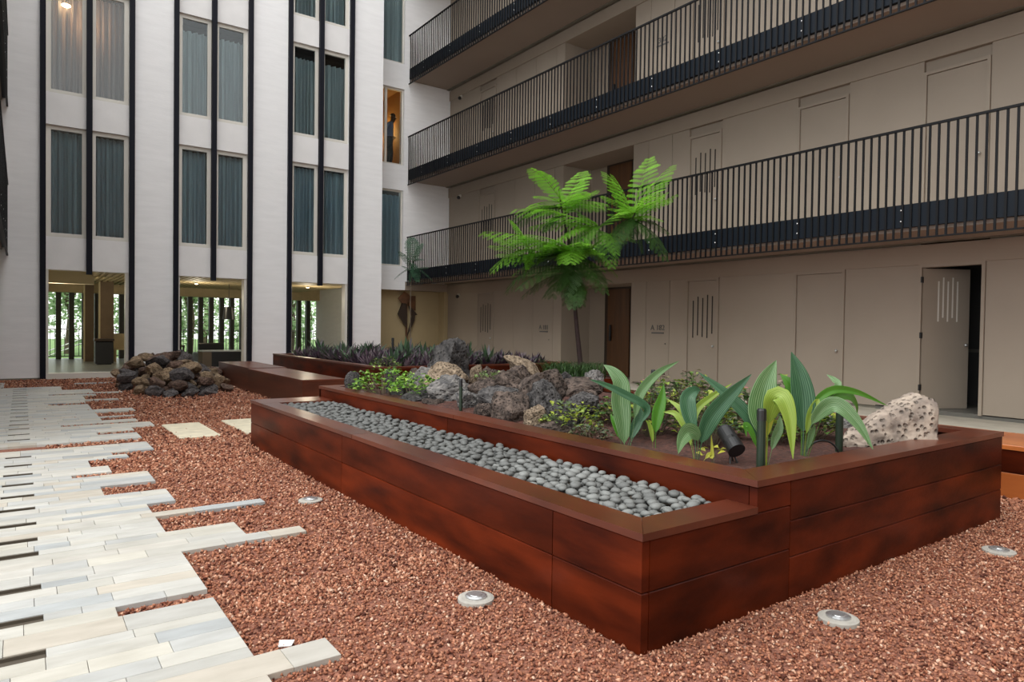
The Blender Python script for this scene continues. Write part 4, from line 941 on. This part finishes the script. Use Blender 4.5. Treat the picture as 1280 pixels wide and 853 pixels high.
# ------------------------------------------------------------------ feathery trees
def frond(P0, P1, droop, seed, parent, tone, pin=12, wid=.34, name='frond'):
    r = random.Random(seed); P0 = Vector(P0); P1 = Vector(P1); L_ = (P1-P0).length
    mid = (P0+P1)/2+Vector((0, 0, droop*L_)); n = 24
    pts = [P0*(1-t)**2+mid*2*t*(1-t)+P1*t*t for t in [i/n for i in range(n+1)]]
    mb = MB(); c0 = tone; mb.col = (c0[0]*.7, c0[1]*.6, c0[2]*.6); mb.tube(pts[::3], [max(.0025, .007*(1-i/9)) for i in range(len(pts[::3]))], 4, False)
    up = Vector((0, 0, 1))
    for i in range(pin):
        t = .12+.86*i/(pin-1); k = min(n-1, int(t*n)); p = pts[k]; T_ = (pts[k+1]-pts[k]).normalized(); s_ = T_.cross(up)
        if s_.length < .1: s_ = Vector((1, 0, 0))
        s_.normalize(); nn = s_.cross(T_).normalized()
        pl_ = L_*wid*math.sin(math.pi*(.12+.80*t))**.8*r.uniform(.9, 1.1)
        for sg in (-1, 1):
            d = (s_*sg+T_*.55-nn*.0+Vector((0, 0, -.18))).normalized(); e = d.cross(nn).normalized()
            m = max(5, int(pl_/.018)); k_ = r.uniform(.8, 1.2); mb.col = tuple(c*k_ for c in c0)
            for q in range(m):
                u = (q+.5)/m; b = p+d*pl_*u+Vector((0, 0, -.10*pl_*u*u)); ll = (.029 if tone[1] > .15 else .037)*(1-.55*abs(2*u-1)**2)*(L_/.9)**.5
                for s2 in (-1, 1):
                    tip = b+e*s2*ll+d*ll*.35; w2 = d*.0055
                    mb.quad(b-w2, b+w2, tip+w2*.7, tip-w2*.5)
    return mb.obj(name, MT['frond'], parent)
WHORLS=[ ((6.981,8.115,2.409),[(5.673,8.693,2.697),(5.835,8.433,2.505),(6.116,8.527,2.047),(6.270,8.171,2.361),(7.088,7.490,2.367),(7.286,7.693,2.128),(6.635,8.695,1.816),(6.234,8.859,1.805),(7.121,8.180,1.592),(7.091,7.638,1.824),(7.517,7.667,2.066),(6.550,8.081,1.719),(6.935,7.717,2.590),(6.459,7.989,2.576)]),
 ((6.839,8.233,3.104),[(6.360,8.199,3.625),(7.285,8.284,3.761),(7.425,8.072,3.453),(6.598,8.641,3.334),(6.317,8.827,2.948),(7.163,7.586,3.055),(6.469,8.198,2.718),(6.383,8.602,3.102)]),
 ((7.730,7.589,2.957),[(8.034,7.544,3.951),(8.391,7.414,3.855),(7.569,8.029,3.744),(7.887,6.957,3.196),(8.207,7.259,2.755),(7.395,7.927,3.339),(7.197,7.882,2.777),(7.232,7.505,2.451),(7.790,7.413,2.438),(7.830,6.979,2.298),(8.204,7.613,3.073),(7.694,7.910,3.157)]) ]
TRUNK =  [(7.092,7.989,0.516), (7.072,8.010,0.765), (7.031,8.051,1.263), (7.001,8.083,1.686), (6.981,8.115,2.409), (6.900,8.181,2.756), (6.839,8.233,3.104), (6.799,8.270,3.440)]
BRANCH = [(6.991,8.104,2.259), (7.275,7.907,2.576), (7.528,7.730,2.767), (7.730,7.589,2.957), (7.892,7.483,3.396)]
SMALL = [(7.407,14.377,1.028), (7.407,14.395,1.778), (7.422,14.398,2.341), (7.453,14.381,2.566), (7.483,14.367,2.904)]
SMALL_TIPS = [(7.071,14.562,2.349), (7.110,14.366,2.969), (7.505,14.541,3.334), (7.790,14.063,2.343), (7.682,14.391,3.203), (7.304,14.624,2.666), (7.620,14.149,2.804), (7.473,14.174,2.295), (7.373,14.382,2.300), (7.674,14.049,2.615)]
EXTRA = [((7.236, 7.815, 2.724), [(6.52, 8.062, 2.527), (6.511, 8.619, 2.829), (6.013, 8.365, 3.029), (7.761, 7.525, 2.618), (7.197, 7.462, 2.169), (6.842, 7.855, 2.934), (7.993, 7.591, 3.237), (6.729, 7.892, 2.228)]), ((6.434, 8.383, 2.34), [(5.832, 8.868, 2.705), (5.831, 8.72, 2.127), (6.108, 8.534, 2.879), (6.272, 8.427, 2.05), (5.84, 8.522, 2.357), (6.748, 8.347, 2.635)]), ((6.948, 8.068, 2.068), [(6.744, 7.838, 1.551), (6.929, 7.813, 1.604), (5.985, 8.342, 1.946), (6.467, 8.172, 1.719), (7.368, 7.635, 1.982), (6.417, 8.678, 1.731)])]
tr = empty('feathery_sapling', (7.09, 7.99, .5), label='slender sapling with bright feathery fronds before the gallery', cat='tree')
mb = MB(); mb.tube(TRUNK, [.045, .04, .034, .030, .024, .018, .014, .008], 10); mb.tube(BRANCH, [.018, .016, .014, .012, .006], 8); mb.tube([TRUNK[4], EXTRA[1][0]], [.012, .006], 6); mb.obj('trunk', MT['barkred'], tr, smooth=True)
R_ = random.Random(9)
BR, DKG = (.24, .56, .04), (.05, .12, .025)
WHORLS[0][1].extend([(5.9, 8.4, 2.2), (6.2, 7.9, 2.46), (6.5, 7.6, 2.2), (7.3, 7.6, 2.25), (6.0, 8.1, 2.62), (6.6, 7.5, 2.5)]); WHORLS[1][1].extend([(6.3, 8.3, 3.0), (7.3, 7.9, 3.1), (6.9, 7.7, 3.3)]); WHORLS[2][1].extend([(7.3, 7.5, 3.05), (7.9, 7.1, 2.9), (7.6, 7.9, 3.5), (8.2, 7.3, 3.4)])
WHORLS = list(WHORLS)+EXTRA
for wi, (c, tips) in enumerate(WHORLS):
    for i, tp_ in enumerate(tips):
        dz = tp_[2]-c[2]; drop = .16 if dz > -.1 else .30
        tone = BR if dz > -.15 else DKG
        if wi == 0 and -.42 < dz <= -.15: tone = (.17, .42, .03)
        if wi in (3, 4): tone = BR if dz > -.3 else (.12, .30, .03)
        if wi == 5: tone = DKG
        c1 = Vector(c)+Vector((R_.uniform(-.04, .04), R_.uniform(-.04, .04), R_.uniform(-.12, .12)))
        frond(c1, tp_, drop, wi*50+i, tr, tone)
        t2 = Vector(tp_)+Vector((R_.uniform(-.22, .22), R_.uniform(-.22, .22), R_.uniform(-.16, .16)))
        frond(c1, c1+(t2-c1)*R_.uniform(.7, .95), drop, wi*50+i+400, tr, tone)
sm = empty('feathery_sapling', (7.41, 14.38, .5), label='small dark feathery sapling before the metal sculpture', cat='tree')
mb = MB(); mb.tube([(7.41, 14.38, .5)]+SMALL, [.012, .011, .011, .010, .009, .005], 8); mb.obj('trunk', MT['bark'], sm, smooth=True)
for i, tp_ in enumerate(SMALL_TIPS): frond(Vector(SMALL[3])+Vector((0, 0, R_.uniform(-.1, .25))), tp_, .2, 300+i, sm, (.05, .13, .07), pin=12, wid=.32)

# ------------------------------------------------------------------ posts and lights in the bed
def post(x, y, z1, r, m, label, name='garden_post', cap='black', z0=.5):
    t = empty(name, (x, y, z0), label=label, cat='post')
    mb = MB(); mb.tube([(x, y, z0), (x, y, z1-.06)], r, 12); mb.obj('shaft', MT[m], t, smooth=False)
    mb = MB(); mb.tube([(x, y, z1-.06), (x, y, z1-.01), (x, y, z1)], [r*1.12, r*1.12, r*.9], 12); mb.obj('cap', MT[cap], t)
post(2.885, 4.71, .83, .013, 'green_post', 'thin dark green post in front of the speckled rock')
post(4.05, 2.20, .87, .022, 'green_post', 'black capped post beside the pale pitted rock')
post(3.105, 2.10, .85, .022, 'green_post', 'thick dark green post in the striped palm-grass clump')
post(4.50, 4.13, .90, .018, 'black', 'black post behind the flowering groundcover')
post(4.55, 2.75, .82, .016, 'green_post', 'slim green post behind the arching palm leaves')
post(5.42, 11.2, 1.04, .022, 'black', 'black post among the far planter plants', z0=.5)
t = empty('spotlight', (3.17, 2.33, .53), label='black cylindrical spotlight on a tripod in the bed', cat='spotlight')
A, B = Vector((3.20, 2.405, .70)), Vector((3.145, 2.275, .60)); D = (B-A).normalized()
mb = MB(); mb.tube([A, A+D*.015, A+D*.085, A+D*.09, A+D*.105, A+D*.11], [.036, .044, .046, .046, .040, .046], 24); mb.obj('housing', MT['black'], t, smooth=False)
mb = MB(); mb.tube([A+D*.11, B, B-D*.001, B-D*.045], [.047, .048, .043, .040], 24, False); n0 = len(mb.v)
mb.tube([B-D*.046, B-D*.045], .041, 24); hood = mb.obj('hood', MT['black'], t)
mb = MB(); mb.tube([B-D*.045, B-D*.038], .014, 12); mb.obj('bulb', MT['metal'], hood)
for dx, dy in ((-.035, -.03), (.02, -.05), (.05, .01)): mb = MB(); c_ = (A+B)/2; mb.tube([c_+Vector((0, 0, -.03)), (c_.x+dx, c_.y+dy, .50)], .005, 6); mb.obj('leg', MT['black'], t)
t = empty('cable_loop', (3.75, 2.15, .54), label='bent dark cable loop sticking out of the soil', cat='cable'); mb = MB()
mb.tube([(3.72+.10*math.cos(a), 2.12-.05*math.cos(a), .52+.11*math.sin(a)) for a in [i*math.pi/12 for i in range(13)]], .006, 6); mb.obj('loop', MT['black'], t, smooth=True)

# ground uplights
for (x, y, lab) in ((1.687, 2.60, 'round ground light in the gravel along the planter side'), (2.87, 1.545, 'round ground light beside the planter front near its joint'), (4.54, 1.515, 'round ground light near the right end of the planter front'), (1.66, 4.72, 'round ground light halfway along the planter side')):
    t = empty('ground_light', (x, y, 0), label=lab, cat='light', group='ground lights in the gravel')
    mb = MB(); mb.tube([(x, y, -.02), (x, y, .016), (x, y, .020)], [.085, .083, .070], 24); mb.obj('ring', MT['concrete'], t)
    mb = MB(); mb.tube([(x, y, .018), (x, y, .026), (x, y, .030)], [.05, .05, .04], 20); mb.obj('bezel', MT['metal'], t)
    mb = MB(); mb.tube([(x, y, .029), (x, y, .033)], [.030, .028], 16); mb.obj('lens', MT['glassclear'] if False else MT['metal'], t)

# stepping slabs
for (x0, x1, y0, y1, m, lab) in ((1.38, 1.80, 8.0, 9.15, 'slab', 'pale sandstone stepping slab dusted with gravel'), (2.07, 2.52, 8.0, 9.2, 'slab', 'yellowish stepping slab partly behind the main planter')):
    MB().cham((x0, y0, -.02), (x1, y1, .022), .008).obj('stepping_slab', MT[m], label=lab, cat='slab')

# ------------------------------------------------------------------ paving
pv = empty('floor_paving', (.2, 8, 0), label='pale stone paving of staggered strips with dark slots', cat='paving', kind='structure')
SLOTS = [2.62, 3.03, 3.40, 3.81, 4.37, 4.66, 5.03, 5.45, 5.86, 6.28, 6.69, 7.12, 7.55, 8.67, 9.07, 9.53, 9.93, 10.34, 10.75, 11.21, 11.63, 12.01, 12.47, 12.91, 13.40, 13.83, 14.25, 14.65, 15.09]
CONT = [(0.8, 2.41, .70), (2.41, 2.55, .97), (2.55, 3.24, .70), (3.24, 3.33, .33), (3.33, 3.985, .70), (3.985, 4.115, 1.38), (4.115, 4.41, 1.07), (4.41, 4.80, .69), (4.80, 4.91, 1.37), (4.91, 5.17, .69), (5.17, 5.58, .87), (5.58, 5.895, .48), (5.895, 6.31, .85), (6.31, 6.44, .325), (6.44, 6.72, .605), (6.72, 7.10, .48), (7.10, 7.25, .80), (7.25, 7.40, .69), (7.40, 7.90, 1.05), (7.90, 8.22, None),
        (8.22, 8.62, 1.05), (8.62, 8.83, .68), (8.83, 9.14, 1.05), (9.14, 9.50, 1.30), (9.50, 9.64, .38), (9.64, 9.92, 1.19), (9.92, 10.22, .82), (10.22, 10.34, 1.22), (10.34, 10.80, .82), (10.80, 11.13, 1.30), (11.13, 11.95, .81), (11.95, 12.20, .33), (12.20, 12.52, .80), (12.52, 12.66, 1.27), (12.66, 13.35, .83), (13.35, 13.60, 1.03), (13.60, 13.76, .37), (13.76, 13.92, 1.46), (13.92, 14.62, 1.04), (14.62, 15.45, .60)]
SX = (-.115, .075); SWD = .085
edges = set()
for a, b, _ in CONT: edges.add(round(a, 3)); edges.add(round(b, 3))
cont_edges = sorted(edges)
ed = []
for s_ in SLOTS: ed += [(s_-SWD/2, 1), (s_+SWD/2, 1)]
allb = [e for e, _ in ed]
for c in cont_edges:
    if all(abs(c-e) > .045 for e in allb): allb.append(c)
allb = sorted(allb); fin_b = [allb[0]]
for b in allb[1:]:
    g = b-fin_b[-1]; k = max(1, round(g/.125)); a0 = fin_b[-1]
    for i in range(1, k+1): fin_b.append(a0+g*i/k)
R_ = random.Random(17)
TONES = [(.72, .70, .63), (.71, .70, .65), (.64, .645, .62), (.74, .71, .62), (.73, .71, .65), (.72, .69, .62), (.55, .575, .575), (.72, .66, .56), (.69, .68, .63), (.72, .70, .63)]
stones = []
for a, b in zip(fin_b[:-1], fin_b[1:]):
    m_ = (a+b)/2; xr = next((x for p, q, x in CONT if p <= m_ < q), None)
    if xr is None: continue
    slot = any(abs(m_-s_) < SWD/2+.005 for s_ in SLOTS)
    x0 = -1.74
    segs = [(x0, SX[0]), (SX[1], xr)] if slot else [(x0, xr)]
    for p, q in segs:
        x = q; first = True
        while x > p+.02:
            l = R_.uniform(.16, .5); x2 = max(p, x-l)
            if x2-p < .10: x2 = p
            stones.append((x2, x, a, b)); x = x2
stones += [(.86, 1.35, 15.98, 16.15), (1.36, 1.52, 15.98, 16.15), (-.9, -.26, 15.6, 16.8), (-1.7, -.92, 15.6, 16.8)]
def vis(s_): return s_[2]**2*.8+(s_[0]+s_[1])**2*.2+(0 if s_[1] > -.25 else 60)
stones.sort(key=vis)
rest = MB()
for i, (x0, x1, a, b) in enumerate(stones):
    k = R_.uniform(.62, .75); col = tuple(v*k for v in R_.choice(TONES)); h = .024+R_.uniform(-.001, .001); g = .0009
    mb = rest if i >= 300 else MB(); mb.col = col
    mb.cham((x0+g, a+g, -.05), (x1-g, b-g, h), .0015)
    if i < 300: mb.obj('paving_stone', MT['stone'], pv)
for i, s_ in enumerate(SLOTS):
    xe = -.01 if abs(s_-4.37) < .01 else SX[1]
    boxo('slot_fill', (SX[0]+.001, s_-SWD/2-.006, -.05), (SX[1]-.001, s_+SWD/2+.0005, .006), 'slotdark', pv)
    boxo('slot_lip', (SX[0]+.001, s_+SWD/2-.008, .005), (SX[1]-.001, s_+SWD/2+.001, .019), 'slotdark', pv)
rest.obj('paving_stones', MT['stone'], pv, kind='stuff')

# ------------------------------------------------------------------ loose gravel
def stones_np(N_, xr, yr, smin, smax, seed, dens_pow=0):
    rg = np.random.default_rng(seed)
    x = rg.uniform(*xr, N_); y = yr[0]+(yr[1]-yr[0])*rg.random(N_)**(1+dens_pow)
    keep = ~((x > PX0+.01) & (x < PX1-.01) & (y > PY0+.01) & (y < PY1-.01))
    # not under the paving
    for a, b, xr_ in CONT:
        if xr_ is None: continue
        keep &= ~((y > a+.004) & (y < b-.004) & (x < xr_-.004))
    keep &= ~((x > 6.1) & (x < 6.89) & (y < 5.6)); keep &= ~((x > 4.67) & (y > 10.11) & (y < 15.79)); keep &= ~((x > 3.41) & (x < 4.08) & (y > 10.06) & (y < 15.4)); keep &= ~((x > SX[0]) & (x < SX[1]) & (y > 2.5) & (y < 7.9))
    for ux, uy in ((1.687, 2.60), (2.87, 1.545), (4.54, 1.515), (1.66, 4.72)): keep &= (x-ux)**2+(y-uy)**2 > .083**2
    for sx0, sx1, sy0, sy1 in ((1.38, 1.80, 8.0, 9.15), (2.07, 2.52, 8.0, 9.2)): keep &= ~((x > sx0) & (x < sx1) & (y > sy0) & (y < sy1) & (rg.random(N_) > .04))
    # keep only ground the photo's surroundings can see
    keep &= (y > -.35*np.abs(x)+.3) | (x > 1)
    x = x[keep]; y = y[keep]; n_ = len(x)
    s_ = rg.uniform(smin, smax, n_)
    octa = np.array([(1, 0, 0), (-1, 0, 0), (0, 1, 0), (0, -1, 0), (0, 0, 1), (0, 0, -1)], float)
    tri = np.array([(0, 2, 4), (2, 1, 4), (1, 3, 4), (3, 0, 4), (2, 0, 5), (1, 2, 5), (3, 1, 5), (0, 3, 5)])
    v = octa[None]+rg.normal(0, .28, (n_, 6, 3)); v *= rg.uniform(.55, 1.15, (n_, 1, 3))
    q = rg.normal(0, 1, (n_, 4)); q /= np.linalg.norm(q, axis=1)[:, None]; w_, a, b, c = q.T
    Rm = np.stack([np.stack([1-2*(b*b+c*c), 2*(a*b-c*w_), 2*(a*c+b*w_)], -1), np.stack([2*(a*b+c*w_), 1-2*(a*a+c*c), 2*(b*c-a*w_)], -1), np.stack([2*(a*c-b*w_), 2*(b*c+a*w_), 1-2*(a*a+b*b)], -1)], 1)
    v = np.einsum('nij,nkj->nki', Rm, v)*s_[:, None, None]
    v[:, :, 0] += x[:, None]; v[:, :, 1] += y[:, None]; v[:, :, 2] += (.002+rg.uniform(-.2, .75, n_)*s_)[:, None]
    f = (tri[None]+6*np.arange(n_)[:, None, None]).reshape(-1, 3)
    pal = np.array([(.31, .125, .072), (.41, .19, .115), (.21, .072, .042), (.52, .29, .19), (.35, .145, .082), (.09, .03, .02), (.62, .42, .31)])
    col = pal[rg.choice(len(pal), n_, p=[.22, .22, .17, .12, .14, .09, .04])]*rg.uniform(.8, 1.2, (n_, 1))
    return v.reshape(-1, 3), f, np.repeat(col, 24, axis=0)
parts = [stones_np(92000, (-.4, 6.3), (.4, 3.2), .005, .0105, 1), stones_np(60000, (.2, 6.2), (3.0, 6.5), .007, .013, 2, .3), stones_np(26000, (.2, 4.7), (6.3, 10.5), .011, .018, 3, .3), stones_np(16000, (-.4, 4.8), (10.3, 17.6), .014, .024, 4, .2), stones_np(6000, (5.4, 6.2), (1.8, 7), .01, .018, 6)]
vs, fs, cs_, off = [], [], [], 0
for v, f, c in parts: vs.append(v); fs.append(f+off); cs_.append(c); off += len(v)
v = np.concatenate(vs); f = np.concatenate(fs); c = np.concatenate(cs_)
me = bpy.data.meshes.new('gravel'); me.vertices.add(len(v)); me.vertices.foreach_set('co', v.ravel())
me.loops.add(len(f)*3); me.loops.foreach_set('vertex_index', f.ravel().astype(np.int32)); me.polygons.add(len(f)); me.polygons.foreach_set('loop_start', np.arange(0, len(f)*3, 3, dtype=np.int32))
me.update(calc_edges=True)
ca = me.color_attributes.new('Col', 'FLOAT_COLOR', 'CORNER'); ca.data.foreach_set('color', np.concatenate([c, np.ones((len(c), 1))], 1).astype(np.float32).ravel())
me.materials.append(MT['gravel'])
link('gravel', me, label='loose red lava gravel covering the courtyard', cat='gravel', kind='stuff')
mb = MB(); mb.quad((.80, 2.62, .016), (.84, 2.60, .018), (.87, 2.64, .02), (.82, 2.67, .018)); 
o = MB().prism([(.80, 2.62), (.845, 2.60), (.87, 2.64), (.82, 2.67)], 2, .012, .016).obj('paper_scrap', MT['whitebar'], label='small white paper scrap lying on the gravel', cat='paper')

# ------------------------------------------------------------------ person in the lit corner window
def person(loc, rz, h=1.72):
    J = {'pelvis': (0, 0, .95), 'waist': (.0, 0, 1.10), 'chest': (.03, 0, 1.32), 'neck': (.07, 0, 1.48), 'head0': (.10, 0, 1.56), 'head1': (.115, 0, 1.68), 'head2': (.11, 0, 1.745)}
    R0 = {'pelvis': (.15, .12), 'waist': (.14, .11), 'chest': (.17, .12), 'neck': (.055, .055), 'head0': (.075, .085), 'head1': (.085, .095), 'head2': (.055, .06)}
    E_ = [('pelvis', 'waist'), ('waist', 'chest'), ('chest', 'neck'), ('neck', 'head0'), ('head0', 'head1'), ('head1', 'head2')]
    for sd, sg in (('l', 1), ('r', -1)):
        J.update({'hip'+sd: (0, .09*sg, .88), 'knee'+sd: (.03+.02*sg, .10*sg, .50), 'ankle'+sd: (-.02+.03*sg, .11*sg, .09), 'toe'+sd: (.15+.03*sg, .13*sg, .035),
                  'sh'+sd: (.03, .18*sg, 1.42), 'elb'+sd: (-.13, .25*sg, 1.16), 'wr'+sd: (-.12, .10*sg, .98), 'hand'+sd: (-.11, .04*sg, .93)})
        R0.update({'hip'+sd: (.10, .10), 'knee'+sd: (.065, .065), 'ankle'+sd: (.05, .05), 'toe'+sd: (.035, .045), 'sh'+sd: (.065, .065), 'elb'+sd: (.047, .047), 'wr'+sd: (.033, .033), 'hand'+sd: (.03, .04)})
        E_ += [('pelvis', 'hip'+sd), ('hip'+sd, 'knee'+sd), ('knee'+sd, 'ankle'+sd), ('ankle'+sd, 'toe'+sd), ('chest', 'sh'+sd), ('sh'+sd, 'elb'+sd), ('elb'+sd, 'wr'+sd), ('wr'+sd, 'hand'+sd)]
        for k in range(5):
            a, b = 'fa%d%s' % (k, sd), 'fb%d%s' % (k, sd); l = (.05, .075, .085, .078, .06)[k]; o_ = (k-2)*.016
            J[a] = (-.115+o_, .03*sg, .905-(.01 if k else -.02)); J[b] = (-.12+o_*1.3, -.005*sg, .905-l); R0[a] = (.010, .010); R0[b] = (.008, .008); E_ += [('hand'+sd, a), (a, b)]
    names = list(J); me = bpy.data.meshes.new('person'); me.from_pydata([J[n_] for n_ in names], [(names.index(a), names.index(b)) for a, b in E_], [])
    o = bpy.data.objects.new('tmp', me); COL.objects.link(o); o.modifiers.new('skin', 'SKIN'); o.modifiers.new('sub', 'SUBSURF').levels = 2
    for i, n_ in enumerate(names): me.skin_vertices[0].data[i].radius = R0[n_]; me.skin_vertices[0].data[i].use_root = (n_ == 'pelvis')
    dg = bpy.context.evaluated_depsgraph_get(); m2 = bpy.data.meshes.new_from_object(o.evaluated_get(dg)); bpy.data.objects.remove(o)
    m2.materials.clear()
    for m in ('shirt', 'trousers', 'skin', 'black'): m2.materials.append(MT[m])
    for p in m2.polygons:
        c = p.center; p.use_smooth = True
        p.material_index = 2 if c.z > 1.50 or (c.x < -.06 and c.z < .99 and c.z > .78) else 0 if c.z > 1.0 else 3 if c.z < .08 else 1
    t = empty('person', loc, rz, label='person in a blue shirt and dark trousers in the lit corner window', cat='person')
    t.scale = (h/1.75,)*3
    link('body', m2, t, local=True)
    mb = MB(); sphere(mb, (.095, 0, 1.69), .097, 16, 10, (1, .92, 1.0)); mb.v = [(x, y, max(z, 1.69-.02*(x-.1)*10)) for x, y, z in mb.v]; mb.obj('hair', MT['black'], t, smooth=True, local=True)
    f_ = MB(); f_.prism([(.195, 1.645), (.225, 1.615), (.195, 1.60)], 1, -.014, .014); f_.obj('nose', MT['skin'], t, local=True)
    for sg in (-1, 1):
        e = MB(); sphere(e, (.183, .034*sg, 1.65), .011, 8, 6); e.obj('eye', MT['whitebar'], t, local=True, smooth=True); e = MB(); sphere(e, (.11, .088*sg, 1.635), .026, 8, 6, (.7, .4, 1.2)); e.obj('ear', MT['skin'], t, local=True, smooth=True)
    m_ = MB(); m_.box((.180, -.024, 1.572), (.192, .024, 1.580)); m_.obj('mouth', MT['vest'], t, local=True)
    v_ = MB(); v_.tube([(.03+.155*math.cos(a), .16*math.sin(a), 1.005) for a in [i*math.pi/10 for i in range(21)]], .014, 6); v_.obj('belt', MT['vest'], t, local=True)
    return t
person((9.40, YE+.66, 3.10+ST-.02), rad(-35))
